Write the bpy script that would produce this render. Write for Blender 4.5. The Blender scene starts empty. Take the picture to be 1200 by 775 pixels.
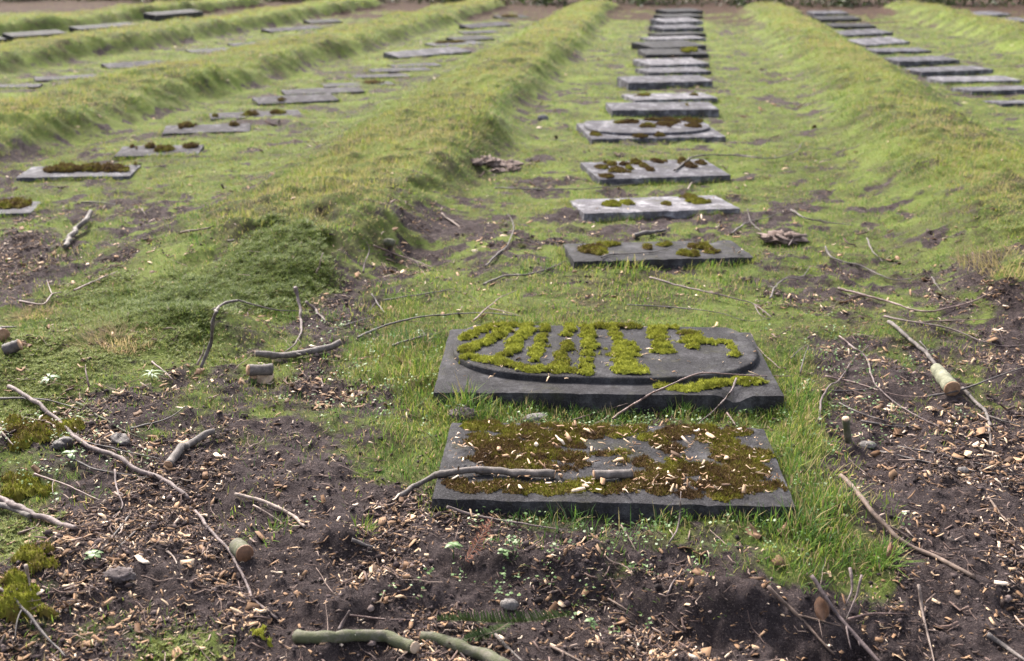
import bpy, math, random, time
T0 = time.time()
import numpy as np
from mathutils import Vector, Matrix

# ---------------------------------------------------------------- camera, world, sun, exposure
FPX, PITCH, YAW, CAMH = 1300.0, math.radians(18.8), math.radians(8.78), 1.5
S = bpy.context.scene
COL = S.collection
cam_d = bpy.data.cameras.new('camera'); cam = bpy.data.objects.new('camera', cam_d); COL.objects.link(cam)
cam.location = (0, 0, CAMH); cam.rotation_euler = (math.radians(90) - PITCH, 0, YAW)
cam_d.sensor_width = 36; cam_d.lens = FPX / 1200 * 36; cam_d.clip_end = 1000; cam_d.clip_start = 0.05
cam_d.dof.use_dof = True; cam_d.dof.focus_distance = 3.35; cam_d.dof.aperture_fstop = 3.4
S.camera = cam
SUN_EL, SUN_AZ = math.radians(42), math.radians(-38)      # azimuth from +Y towards +X: behind the field, to the left
W = bpy.data.worlds.new('World'); S.world = W; W.use_nodes = True
nt = W.node_tree; bg = nt.nodes['Background']; sky = nt.nodes.new('ShaderNodeTexSky')
sky.sky_type = 'NISHITA'; sky.sun_disc = False; sky.sun_elevation = SUN_EL; sky.sun_rotation = SUN_AZ
sky.air_density = 1.0; sky.dust_density = 4.0; sky.ozone_density = 1.0
hs = nt.nodes.new('ShaderNodeHueSaturation'); hs.inputs['Saturation'].default_value = .5
nt.links.new(sky.outputs[0], hs.inputs['Color']); nt.links.new(hs.outputs[0], bg.inputs[0]); bg.inputs[1].default_value = 0.13
sd = bpy.data.lights.new('sun', 'SUN'); sd.energy = 3.1; sd.angle = math.radians(13); sd.color = (1, .94, .84)
sun = bpy.data.objects.new('sun', sd); COL.objects.link(sun)
sdir = Vector((math.sin(SUN_AZ) * math.cos(SUN_EL), math.cos(SUN_AZ) * math.cos(SUN_EL), math.sin(SUN_EL)))
sun.rotation_euler = sdir.to_track_quat('Z', 'Y').to_euler()
S.view_settings.view_transform = 'Standard'; S.view_settings.look = 'None'
S.view_settings.exposure = 1.85; S.view_settings.gamma = 1
S.cycles.max_bounces = 5; S.cycles.transparent_max_bounces = 4

print('t2 %.1f' % (time.time() - T0))
# ---------------------------------------------------------------- numpy helpers
rng = np.random.default_rng(7)
random.seed(7)
def hash2(ix, iy, seed):
    h = (ix.astype(np.int64) * 374761393 + iy.astype(np.int64) * 668265263 + seed * 1442695041) & 0xFFFFFFFF
    h = ((h ^ (h >> 13)) * 1274126177) & 0xFFFFFFFF
    return ((h ^ (h >> 16)) & 0xFFFF) / 65535.0
def vnoise(x, y, seed=0):
    ix = np.floor(x); iy = np.floor(y); fx = x - ix; fy = y - iy
    fx = fx * fx * (3 - 2 * fx); fy = fy * fy * (3 - 2 * fy)
    a = hash2(ix, iy, seed); b = hash2(ix + 1, iy, seed); c = hash2(ix, iy + 1, seed); d = hash2(ix + 1, iy + 1, seed)
    return (a * (1 - fx) + b * fx) * (1 - fy) + (c * (1 - fx) + d * fx) * fy
def fbm(x, y, f, octs=3, seed=0):                     # roughly -1 .. 1
    s = 0; a = 1; t = 0
    for o in range(octs):
        s = s + a * (vnoise(x * f + 17.3 * o, y * f - 9.1 * o, seed + o) * 2 - 1); t += a; a *= .55; f *= 2.07
    return s / t * 1.4
def sst(a, b, x):
    t = np.clip((x - a) / (b - a), 0, 1); return t * t * (3 - 2 * t)

FW = np.array([-math.sin(YAW) * math.cos(PITCH), math.cos(YAW) * math.cos(PITCH), -math.sin(PITCH)])
RT = np.array([math.cos(YAW), math.sin(YAW), 0.0]); UP = np.cross(RT, FW)
def proj(x, y, z=0.0):                                # metres -> survey coordinates (the photo's pixels)
    z = np.asarray(z, float) - CAMH
    d = x * FW[0] + y * FW[1] + z * FW[2]
    return 600 + FPX * (x * RT[0] + y * RT[1]) / d, 387.5 - FPX * (x * UP[0] + y * UP[1] + z * UP[2]) / d
def P(px, py, z=0.0):
    d = FW + (px - 600) / FPX * RT - (py - 387.5) / FPX * UP
    t = (z - CAMH) / d[2]; return np.array([d[0] * t, d[1] * t, z])

print('t3 %.1f' % (time.time() - T0))
# ---------------------------------------------------------------- ground cover survey
GM = ["888888888888888888888888", "888888888888888888888888", "888888888888888888888888", "888888888888888888888888",
      "777888888888888888888888", "654557887444888877888877", "246888884355788888655566", "467777535789988888535335",
      "665554326899998888943221", "554333335689999998953322", "443322223589777777931111", "531111112473555555850000",
      "421011111125567778983000", "411000000011345556995000", "410000000001133222212000", "314442000000000001000000"]
GM = np.array([[int(c) for c in r] for r in GM]) / 9.0
def gblobs(u, v, L):
    s = np.zeros_like(u)
    for (a, b, ra, rb, w) in L: s = s + w * np.exp(-((u - a) / ra) ** 2 - ((v - b) / rb) ** 2)
    return s
LUSH = [(740, 313, 90, 8, 1.3), (590, 478, 70, 16, 1.2), (505, 480, 60, 70, 1), (450, 430, 60, 30, .5), (965, 620, 65, 70, 1.1), (940, 480, 30, 60, .8), (760, 487, 160, 14, .7),
        (740, 335, 160, 22, .5), (430, 360, 70, 25, .5), (760, 620, 150, 14, .6), (640, 385, 90, 10, .4), (60, 300, 60, 20, .2)]
MOSS = [(60, 430, 110, 45, .75), (120, 350, 90, 35, .7), (215, 385, 60, 40, 1.2), (342, 325, 58, 32, 1.2), (40, 495, 70, 40, .8),
        (30, 640, 55, 60, .9), (210, 765, 70, 25, .9), (1190, 300, 50, 35, .5), (290, 352, 80, 26, .7)]
def uvmap(x, y):
    ys = np.maximum(y, 1.35)
    u, v = proj(x, ys, 0.0)
    return np.clip(u, -150, 1350), np.clip(v, -30, 900)
def ridge_c(k, x, y):
    w = .12 * fbm(y, y * 0 + k, .45, 2, 40 + k) + .015 * fbm(x * .5 + y, y * 0 + k, 2.1, 2, 60 + k)
    return w
# foot_right, edge_right, edge_left, foot_left, height
RIDGES = [(-1.38, -1.78, -2.3, -3.2, .205), (2.85, 2.15, 1.78, 1.05, .20), (-5.0, -5.4, -6.1, -6.9, .24),
          (-8.7, -9.08, -9.75, -10.5, .26), (6.5, 5.9, 5.5, 4.95, .25), (-12.4, -12.7, -13.4, -14.1, .27)]
def ridge(x, y):
    z = np.zeros_like(x)
    for k, (fr, er, el, fl, h) in enumerate(RIDGES):
        w = ridge_c(k, x, y); drift = -.022 * np.clip(y - 8, 0, 22) * (1 if k == 0 else 0) + (.006 * np.clip(y - 8, 0, 22) if k == 1 else 0)
        xx = x - w - drift
        prof = sst(fr, er, xx) * sst(fl, el, xx)
        hh = h * (1 + .3 * fbm(y, y * 0 + k, .9, 4, 80 + k))
        e = 1.0
        if k == 0: e = sst(4.25, 5.9, y + .25 * (x + 2.2))
        if k == 1: e = sst(4.4, 5.6, y)
        z = z + prof * hh * e * (1 - sst(32.0, 34, y))
    return z
def moss_amt(x, y):
    u, v = uvmap(x, y); return np.clip(gblobs(u, v, MOSS), 0, 1)
def grass_amt(x, y):
    u, v = uvmap(x, y)
    gx = np.clip(u / 50 - .5, 0, 22.999); gy = np.clip(v / 48.44 - .5, 0, 14.999)
    ix = gx.astype(int); iy = gy.astype(int); fx = gx - ix; fy = gy - iy
    g = (GM[iy, ix] * (1 - fx) + GM[iy, ix + 1] * fx) * (1 - fy) + (GM[iy + 1, ix] * (1 - fx) + GM[iy + 1, ix + 1] * fx) * fy
    rz = ridge(x, y)
    far = sst(24, 32, y + 4.0 * fbm(x, y, .5, 4, 5)) * (1 - sst(.05, .14, rz))
    g = g * (1 - .85 * far)
    g = g + .36 * fbm(x, y, 2.6, 3, 3) * np.minimum(1, g * 4) * (1 - .6 * sst(.08, .2, rz)) + .30 * fbm(x, y, 9, 3, 9) * np.minimum(1, g * 5)
    hole = sst(.08, .4, .4 * fbm(x, y, 1.3, 3, 21) + .75 * fbm(x, y, 6.5, 3, 22)) * sst(4.5, 6, y)
    g = g * (1 - .62 * hole * (1 - sst(.04, .12, rz)))
    g = g * (1 - .5 * sst(.1, .7, fbm(x, y, 13, 3, 23)) * sst(4, 5.5, y) * (1 - .6 * sst(.04, .12, rz)))
    return np.clip(g * 1.25 - .1, 0, 1)
HOLL = [(1010, 640, 0, 0, 0)]
BUMPS = [(230, 395, .30, .16, .11), (45, 430, .5, .35, .07), (60, 520, .25, .2, .05), (25, 690, .24, .28, .06), (400, 640, .07, .06, .03),
         (480, 682, .12, .06, .04), (400, 630, .08, .05, .03), (640, 655, .17, .05, .045), (850, 690, .22, .06, .03), (1060, 590, .18, .1, .02), (335, 330, .25, .35, .06),
         (1175, 345, .25, .3, .08), (920, 278, .16, .1, .05), (540, 483, .05, .05, .035), (150, 560, .3, .12, .02),
         (900, 735, .3, .06, -.05), (780, 705, .3, .06, -.03), (1040, 740, .2, .08, -.04), (470, 300, .3, .25, -.04), (1080, 330, .3, .2, -.03)]
BW = [(P(a, b)[0], P(a, b)[1], rx, ry, h) for a, b, rx, ry, h in BUMPS]
def base_z(x, y):
    z = ridge(x, y)
    for bx, by, rx, ry, h in BW:
        z = z + h * np.exp(-((x - bx) / rx) ** 2 - ((y - by) / ry) ** 2)
    z = z + .022 * fbm(x, y, .8, 3, 1) - .05 * (1 - sst(2.3, 2.72, y + .05 * fbm(x, y, 3, 2, 33))) * sst(-1.1, -.6, x)
    return z
def ground_z(x, y, g=None):
    x = np.asarray(x, float); y = np.asarray(y, float)
    if g is None: g = grass_amt(x, y)
    near = 1 - sst(6, 14, y)
    z = base_z(x, y)
    z = z + (.016 + .02 * sst(.25, .75, vnoise(x * 2.3, y * 3.1, 77)) * (1 - g) * near) * fbm(x, y, 6.5, 3, 12) + (1 - .75 * g) * near * (.013 * fbm(x, y, 17, 3, 14) + .007 * np.abs(fbm(x, y, 46, 2, 15)))
    z = z + (.022 * fbm(x, y, 4.3, 3, 18) + .02 * fbm(x, y, 11, 2, 19)) * sst(.04, .14, ridge(x, y))
    return z
def gz1(x, y): return float(ground_z(np.array([x]), np.array([y]))[0])

print('t4 %.1f' % (time.time() - T0))
# ---------------------------------------------------------------- materials
def mat(name):
    m = bpy.data.materials.new(name); m.use_nodes = True
    n = m.node_tree; b = n.nodes['Principled BSDF']
    return m, n, b
def node(n, t, **k):
    o = n.nodes.new(t)
    for a, v in k.items():
        if a.startswith('i_'): o.inputs[a[2:].replace('_', ' ')].default_value = v
        else: setattr(o, a, v)
    return o
def ramp(n, fac, stops, interp='LINEAR'):
    r = n.nodes.new('ShaderNodeValToRGB'); r.color_ramp.interpolation = interp
    e = r.color_ramp.elements
    while len(e) < len(stops): e.new(.5)
    for s, (p, c) in zip(e, stops): s.position = p; s.color = (*c, 1) if len(c) == 3 else c
    n.links.new(fac, r.inputs[0]); return r.outputs[0]
def noise(n, scale, detail=4, rough=.6, coord='Object', sc=None):
    tc = n.nodes.new('ShaderNodeTexCoord'); o = tc.outputs[coord]
    if sc:
        mp = n.nodes.new('ShaderNodeMapping'); mp.inputs['Scale'].default_value = sc; n.links.new(o, mp.inputs[0]); o = mp.outputs[0]
    t = n.nodes.new('ShaderNodeTexNoise'); t.inputs['Scale'].default_value = scale; t.inputs['Detail'].default_value = detail
    t.inputs['Roughness'].default_value = rough; n.links.new(o, t.inputs['Vector']); return t.outputs[0]
def mix(n, f, a, b, mode='MIX'):
    m = n.nodes.new('ShaderNodeMix'); m.data_type = 'RGBA'; m.blend_type = mode
    for sock, v in ((m.inputs[0], f), (m.inputs[6], a), (m.inputs[7], b)):
        if isinstance(v, (int, float)): sock.default_value = v
        elif isinstance(v, tuple): sock.default_value = (*v, 1)
        else: n.links.new(v, sock)
    return m.outputs[2]
def mth(n, op, a, b=0.0):
    m = n.nodes.new('ShaderNodeMath'); m.operation = op
    for s, v in zip(m.inputs, (a, b)):
        if isinstance(v, (int, float)): s.default_value = v
        else: n.links.new(v, s)
    return m.outputs[0]
def bump(n, b, h, strength, dist=.01):
    bp = n.nodes.new('ShaderNodeBump'); bp.inputs['Strength'].default_value = strength; bp.inputs['Distance'].default_value = dist
    n.links.new(h, bp.inputs['Height']); n.links.new(bp.outputs[0], b.inputs['Normal'])
def attr(n, name):
    a = n.nodes.new('ShaderNodeAttribute'); a.attribute_name = name; return a.outputs['Fac']

def m_ground():
    m, n, b = mat('soil_and_turf')
    so = ramp(n, noise(n, 26, 6, .75), [(.25, (.02, .0155, .017)), (.5, (.06, .046, .048)), (.7, (.14, .108, .107)), (.88, (.25, .195, .18))])
    so = mix(n, ramp(n, noise(n, 3.1, 4), [(.4, (0, 0, 0)), (.65, (1, 1, 1))]), so, mix(n, .5, so, (.04, .028, .028)))
    tu = ramp(n, noise(n, 60, 5, .7), [(.3, (.035, .042, .015)), (.5, (.09, .125, .03)), (.7, (.165, .20, .055))])
    tu = mix(n, ramp(n, noise(n, 6, 6, .7), [(.44, (0, 0, 0)), (.6, (.8, .8, .8))]), tu, (.085, .065, .045))
    tu = mix(n, ramp(n, noise(n, 34, 4, .75), [(.49, (0, 0, 0)), (.61, (.9, .9, .9))]), tu, (.055, .042, .03))
    tu = mix(n, ramp(n, noise(n, 1.7, 5, .7), [(.42, (0, 0, 0)), (.62, (.7, .7, .7))]), tu, (.18, .225, .055))
    mo = ramp(n, noise(n, 45, 5, .7), [(.3, (.03, .04, .01)), (.55, (.085, .10, .02)), (.75, (.15, .16, .04))])
    so = mix(n, ramp(n, noise(n, 190, 4, .8), [(.3, (.9, .9, .9)), (.48, (0, 0, 0))]), so, (.012, .009, .010))
    so = mix(n, ramp(n, noise(n, 230, 4, .8), [(.56, (0, 0, 0)), (.7, (.9, .9, .9))]), so, (.28, .21, .185))
    g = mth(n, 'ADD', attr(n, 'grass'), mth(n, 'MULTIPLY', mth(n, 'SUBTRACT', noise(n, 18, 5, .7), .5), .9))
    gf = ramp(n, g, [(.38, (0, 0, 0)), (.62, (1, 1, 1))])
    so = mix(n, attr(n, 'leafy'), so, ramp(n, noise(n, 12, 6, .8), [(.3, (.018, .011, .009)), (.55, (.06, .036, .027)), (.75, (.15, .085, .06))]))
    c = mix(n, gf, so, tu)
    mf = ramp(n, mth(n, 'ADD', attr(n, 'moss'), mth(n, 'MULTIPLY', mth(n, 'SUBTRACT', noise(n, 9, 5, .7), .5), 1.1)), [(.45, (0, 0, 0)), (.65, (1, 1, 1))])
    c = mix(n, mf, c, mo)
    n.links.new(c, b.inputs['Base Color']); b.inputs['Roughness'].default_value = .95; b.inputs['Specular IOR Level'].default_value = .08
    bump(n, b, noise(n, 110, 7, .8), 1.0, .03)
    return m
def m_stone(name, dark, mid, light, rough=.8, spots=.0):
    m, n, b = mat(name)
    c = ramp(n, noise(n, 9, 8, .78), [(.3, dark), (.5, mid), (.68, light)])
    c = mix(n, ramp(n, noise(n, 2.6, 6, .72), [(.36, (.75, .75, .75)), (.62, (0, 0, 0))]), c, dark)          # damp blotches
    c = mix(n, ramp(n, noise(n, 170, 3, .7), [(.5, (0, 0, 0)), (.72, (.8, .8, .8))]), c, light)               # grain
    c = mix(n, ramp(n, noise(n, 110, 3, .7), [(.28, (.8, .8, .8)), (.45, (0, 0, 0))]), c, (.012, .011, .012)) # pits
    if spots:
        c = mix(n, ramp(n, noise(n, 5.2, 8, .8), [(.50, (0, 0, 0)), (.62, (spots,) * 3)]), c, (.36, .35, .37))  # pale lichen spots, also painting the whitish light reflection of far slab tops
    c = mix(n, ramp(n, noise(n, 4.1, 7, .78), [(.52, (0, 0, 0)), (.68, (.6, .6, .6))]), c, (.05, .048, .022))    # algae
    n.links.new(c, b.inputs['Base Color']); b.inputs['Roughness'].default_value = rough; b.inputs['Specular IOR Level'].default_value = .09
    bump(n, b, mth(n, 'ADD', noise(n, 70, 7, .75), mth(n, 'MULTIPLY', noise(n, 260, 3, .7), .5)), .8, .006)
    return m
def m_tint(name, stops, rough=.6, trans=0.0, spec=.3):
    m, n, b = mat(name)
    c = ramp(n, attr(n, 'tint'), stops)
    n.links.new(c, b.inputs['Base Color']); b.inputs['Roughness'].default_value = rough; b.inputs['Specular IOR Level'].default_value = spec
    if trans:
        t = n.nodes.new('ShaderNodeBsdfTranslucent'); n.links.new(c, t.inputs[0])
        x = n.nodes.new('ShaderNodeMixShader'); x.inputs[0].default_value = trans
        n.links.new(b.outputs[0], x.inputs[1]); n.links.new(t.outputs[0], x.inputs[2])
        n.links.new(x.outputs[0], n.nodes['Material Output'].inputs[0])
    return m
def m_bark(name, a, b_, c_, rough=.7, moss=None):
    m, n, b = mat(name)
    c = ramp(n, noise(n, 40, 6, .7), [(.3, a), (.5, b_), (.7, c_)])
    if moss: c = mix(n, ramp(n, noise(n, 26, 6, .8), [(.4, (0, 0, 0)), (.56, (.9, .9, .9))]), c, moss)
    n.links.new(c, b.inputs['Base Color']); b.inputs['Roughness'].default_value = rough
    bump(n, b, noise(n, 150, 4, .7), .6, .003)
    return m
M = dict(
    ground=m_ground(),
    stone=m_stone('dark_weathered_stone', (.013, .012, .013), (.028, .026, .029), (.062, .058, .064), .8, .10),
    stone_mid=m_stone('grey_weathered_stone', (.032, .030, .036), (.06, .056, .066), (.115, .105, .122), .8, .45),
    stone_dull=m_stone('dull_grey_stone', (.014, .012, .015), (.03, .026, .032), (.068, .06, .072), .85, .25),
    stone_pale=m_stone('pale_lichen_sheen_stone', (.05, .046, .052), (.10, .092, .106), (.18, .17, .185), .8, .7),
    grass=m_tint('grass_blades', [(0, (.32, .235, .14)), (.2, (.27, .23, .095)), (.38, (.235, .255, .045)), (.58, (.105, .185, .03)), (.8, (.045, .095, .022)), (1, (.10, .15, .08))], .65, .4, .08),
    moss=m_tint('cushion_moss', [(0, (.045, .026, .014)), (.25, (.09, .055, .022)), (.42, (.10, .078, .018)), (.6, (.12, .115, .016)), (.8, (.18, .185, .022)), (1, (.26, .27, .04))], .9, .25, .1),
    star=m_tint('star_moss', [(0, (.03, .042, .012)), (.4, (.08, .115, .025)), (.75, (.155, .195, .045)), (1, (.26, .28, .09))], .6, .3, .3),
    chip=m_tint('wood_chip', [(0, (.035, .022, .018)), (.3, (.12, .065, .035)), (.55, (.26, .155, .09)), (.8, (.46, .33, .22)), (1, (.58, .46, .36))], .75, 0, .2),
    crumb=m_tint('soil_crumb', [(0, (.018, .0135, .0135)), (.6, (.07, .051, .05)), (1, (.2, .15, .135))], .95, 0, .15),
    litter=m_tint('fine_litter', [(0, (.03, .02, .018)), (.5, (.13, .085, .072)), (1, (.32, .24, .20))], .8, 0, .2),
    bark=m_bark('grey_bark', (.03, .024, .022), (.08, .064, .058), (.165, .135, .125), .8),
    bark_pink=m_bark('pinkish_bark', (.035, .023, .022), (.095, .065, .062), (.19, .14, .13), .75),
    bark_red=m_bark('reddish_bark', (.05, .027, .024), (.12, .07, .06), (.2, .13, .115), .6),
    bark_dark=m_bark('dark_bark', (.02, .016, .016), (.05, .038, .037), (.10, .08, .075)),
    bark_brown=m_bark('brown_bark', (.045, .028, .02), (.105, .067, .05), (.19, .13, .10), .75),
    bark_pale=m_bark('peeled_wood', (.08, .055, .045), (.18, .13, .108), (.32, .25, .205), .75),
    bark_green=m_bark('algae_bark', (.03, .026, .02), (.095, .085, .065), (.12, .10, .075), .85, (.045, .05, .016)),
    bark_lime=m_bark('pale_green_bark', (.06, .06, .035), (.13, .13, .08), (.22, .21, .15), .8),
    cut=m_bark('cut_wood', (.10, .05, .028), (.22, .125, .07), (.36, .235, .15), .85),
    cut_pale=m_bark('pale_cut_wood', (.22, .145, .095), (.38, .27, .19), (.52, .40, .30), .85),
    rock=m_stone('small_stone', (.10, .09, .085), (.19, .17, .16), (.3, .27, .26), .8),
    fern=m_tint('dead_fern', [(0, (.08, .03, .02)), (1, (.26, .12, .08))], .8, .2, .1),
    fir=m_tint('fir_needles', [(0, (.02, .034, .010)), (1, (.06, .085, .026))], .6, .1, .1),
    leaf=m_tint('low_leaf', [(0, (.06, .11, .035)), (.6, (.10, .17, .05)), (1, (.15, .23, .08))], .5, .3, .4),
    deadleaf=m_bark('dead_leaf', (.06, .028, .015), (.13, .06, .03), (.2, .1, .05), .7),
    hedge=m_tint('hedge_leaf', [(0, (.02, .014, .01)), (.4, (.035, .045, .016)), (.75, (.06, .09, .025)), (1, (.13, .15, .05))], .6, .25, .3),
    clod=m_bark('damp_clod', (.03, .022, .022), (.07, .053, .052), (.14, .11, .105), .95),
    turfclod=m_bark('brown_clod', (.045, .03, .026), (.11, .075, .064), (.19, .135, .118), .95),
)

print('t5 %.1f' % (time.time() - T0))
# ---------------------------------------------------------------- mesh helpers
def np_mesh(name, V, quads=None, tris=None, tint=None, smooth=False, material=None, attrs=None):
    me = bpy.data.meshes.new(name)
    V = np.asarray(V, np.float32); q = np.zeros((0, 4), np.int32) if quads is None else np.asarray(quads, np.int32)
    t = np.zeros((0, 3), np.int32) if tris is None else np.asarray(tris, np.int32)
    me.vertices.add(len(V)); me.vertices.foreach_set('co', V.ravel())
    loops = np.concatenate([q.ravel(), t.ravel()]); me.loops.add(len(loops)); me.loops.foreach_set('vertex_index', loops)
    nq, ntr = len(q), len(t); me.polygons.add(nq + ntr)
    st = np.concatenate([np.arange(nq) * 4, nq * 4 + np.arange(ntr) * 3]).astype(np.int32)
    me.polygons.foreach_set('loop_start', st)
    if smooth: me.polygons.foreach_set('use_smooth', np.ones(nq + ntr, bool))
    me.update(calc_edges=True); me.validate()
    A = dict(attrs or {})
    if tint is not None: A['tint'] = tint
    for k, v in A.items():
        a = me.attributes.new(k, 'FLOAT', 'POINT'); a.data.foreach_set('value', np.asarray(v, np.float32))
    if material is not None: me.materials.append(material)
    return me
def link(name, me, parent=None):
    o = bpy.data.objects.new(name, me); COL.objects.link(o)
    if parent is not None: o.parent = parent
    return o
def tag(o, label=None, cat=None, group=None, kind=None):
    if label: o['label'] = label
    if cat: o['category'] = cat
    if group: o['group'] = group
    o['kind'] = kind or 'thing'
    return o
class MB:                                             # collects pieces of ONE part
    def __init__(s): s.V = []; s.Q = []; s.T = []; s.A = []; s.n = 0
    def add(s, V, Q=(), T=(), tint=.5):
        V = np.asarray(V, float).reshape(-1, 3); s.V.append(V)
        if len(Q): s.Q.append(np.asarray(Q) + s.n)
        if len(T): s.T.append(np.asarray(T) + s.n)
        s.A.append(np.broadcast_to(np.asarray(tint, float), (len(V),)).copy()); s.n += len(V); return s
    def build(s, name, material, parent=None, smooth=True, origin=None):
        V = np.concatenate(s.V)
        if origin is not None: V = V - np.asarray(origin)
        me = np_mesh(name, V, np.concatenate(s.Q) if s.Q else None, np.concatenate(s.T) if s.T else None, np.concatenate(s.A), smooth, material)
        o = link(name, me, parent)
        if origin is not None: o.location = tuple(origin)
        return o

print('t6 %.1f' % (time.time() - T0))
# ---------------------------------------------------------------- terrain
ys = np.concatenate([[-.8, -.2, .4, .75], np.geomspace(1.0, 46, 900), np.geomspace(52, 500, 14)])
ts = np.concatenate([[-6, -3.5, -2, -1.3, -.95, -.82], np.linspace(-.74, .62, 640), [.7, .95, 1.3, 2.2, 4, 6]])
Yg, Tg = np.meshgrid(ys, ts, indexing='ij'); Xg = Tg * (Yg + 1.0)
g = grass_amt(Xg.ravel(), Yg.ravel()); Zg = ground_z(Xg.ravel(), Yg.ravel(), g)
nr, nc = Xg.shape
idx = np.arange(nr * nc).reshape(nr, nc)
Q = np.stack([idx[:-1, :-1], idx[:-1, 1:], idx[1:, 1:], idx[1:, :-1]], -1).reshape(-1, 4)
me = np_mesh('ground', np.stack([Xg.ravel(), Yg.ravel(), Zg], -1), Q, smooth=True, material=M['ground'],
             attrs={'grass': g, 'moss': moss_amt(Xg.ravel(), Yg.ravel()), 'leafy': sst(22, 28, Yg.ravel())})
def zgrid(x, y):
    i = np.clip(np.searchsorted(ys, y) - 1, 0, nr - 2); t = x / (y + 1.0); j = np.clip(np.searchsorted(ts, t) - 1, 0, nc - 2)
    fy = (y - ys[i]) / (ys[i + 1] - ys[i]); fx = (t - ts[j]) / (ts[j + 1] - ts[j]); Z2 = Zg.reshape(nr, nc)
    return (Z2[i, j] * (1 - fx) + Z2[i, j + 1] * fx) * (1 - fy) + (Z2[i + 1, j] * (1 - fx) + Z2[i + 1, j + 1] * fx) * fy
tag(link('ground', me), 'brown soil and mossy turf of the burial field with long low earth ridges', 'ground', kind='structure')

print('t7 %.1f' % (time.time() - T0))
# ---------------------------------------------------------------- gravestones
SLABS = []                                            # (cx, cy, yaw, halfw, depth, h_front, tilt) for surface queries
def slab_top(x, y):
    z = np.full(np.shape(x), -9.0)
    for (ax, ay, cs, sn, w, d, h, tl) in SLABS:
        if ay > 9: continue
        u = (x - ax) * cs + (y - ay) * sn; v = -(x - ax) * sn + (y - ay) * cs
        ins = (u > 0) & (u < w) & (v > 0) & (v < d)
        z = np.where(ins, np.maximum(z, h + v * tl + (.03 if d > .7 and w > 1.1 and ay < 4 else .006)), z)
    return z
def near_slab(x, y, m=.0):
    r = np.zeros(np.shape(x), bool)
    for (ax, ay, cs, sn, w, d, h, tl) in SLABS:
        u = (x - ax) * cs + (y - ay) * sn; v = -(x - ax) * sn + (y - ay) * cs
        r |= (u > -m) & (u < w + m) & (v > -m) & (v < d + m)
    return r
def surf(x, y): return np.maximum(zgrid(x, y), slab_top(x, y))
def rounded_box(w, d, z0, z1f, tilt, res=.03, rad=.010, amp=.0014, seed=0, chip=()):
    """box from z0 up to a top that starts at z1f at the front edge and climbs with tilt; edges worn, corners chipped"""
    nx, ny, nz = max(3, int(w / res)), max(3, int(d / res)), max(3, int(abs(z1f - z0) / (res * .6)))
    V = []; Q = []; n = 0
    def face(A, B, fn):
        nonlocal n
        a, b = np.meshgrid(np.linspace(0, 1, A + 1), np.linspace(0, 1, B + 1), indexing='ij')
        V.append(fn(a.ravel(), b.ravel())); i = np.arange((A + 1) * (B + 1)).reshape(A + 1, B + 1) + n
        Q.append(np.stack([i[:-1, :-1], i[1:, :-1], i[1:, 1:], i[:-1, 1:]], -1).reshape(-1, 4)); n += (A + 1) * (B + 1)
    o = lambda a: a * 0
    face(nx, ny, lambda a, b: np.stack([a, b, o(a) + 1], -1))
    face(nx, nz, lambda a, b: np.stack([a, o(a), b], -1))
    face(nx, nz, lambda a, b: np.stack([1 - a, o(a) + 1, b], -1))
    face(ny, nz, lambda a, b: np.stack([o(a), 1 - a, b], -1))
    face(ny, nz, lambda a, b: np.stack([o(a) + 1, a, b], -1))
    V = np.concatenate(V); Q = np.concatenate(Q)
    H = z1f - z0; Pt = V * [w, d, H]
    lo = np.array([rad, rad, -9]); hi = np.array([w - rad, d - rad, H - rad])
    C = np.clip(Pt, lo, hi); D = Pt - C; L = np.linalg.norm(D, axis=1, keepdims=True); Pt = C + D / np.maximum(L, 1e-6) * np.minimum(L, rad)
    Pt[:, 2] += Pt[:, 1] * tilt + z0
    nn = fbm(Pt[:, 0] + Pt[:, 2] * .7, Pt[:, 1] + Pt[:, 2] * 1.3, 14, 3, seed + 100)
    edge = np.exp(-np.minimum(np.minimum(Pt[:, 0], w - Pt[:, 0]), np.minimum(Pt[:, 1], d - Pt[:, 1])) / .02)
    Pt[:, 2] += nn * amp - edge * amp * 3.5 * np.clip(fbm(Pt[:, 0], Pt[:, 1], 26, 3, seed), 0, 1) * (V[:, 2] > .5)
    Pt[:, 0] += fbm(Pt[:, 1], Pt[:, 2], 16, 2, seed + 5) * amp * 1.2; Pt[:, 1] += fbm(Pt[:, 0], Pt[:, 2], 16, 2, seed + 6) * amp * 1.2
    for (cx, cy, r, dz) in chip:
        k = np.clip(1 - np.hypot(Pt[:, 0] - cx, Pt[:, 1] - cy) / r, 0, 1); Pt[:, 2] -= dz * k * (V[:, 2] > .4)
    return Pt, Q
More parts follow.
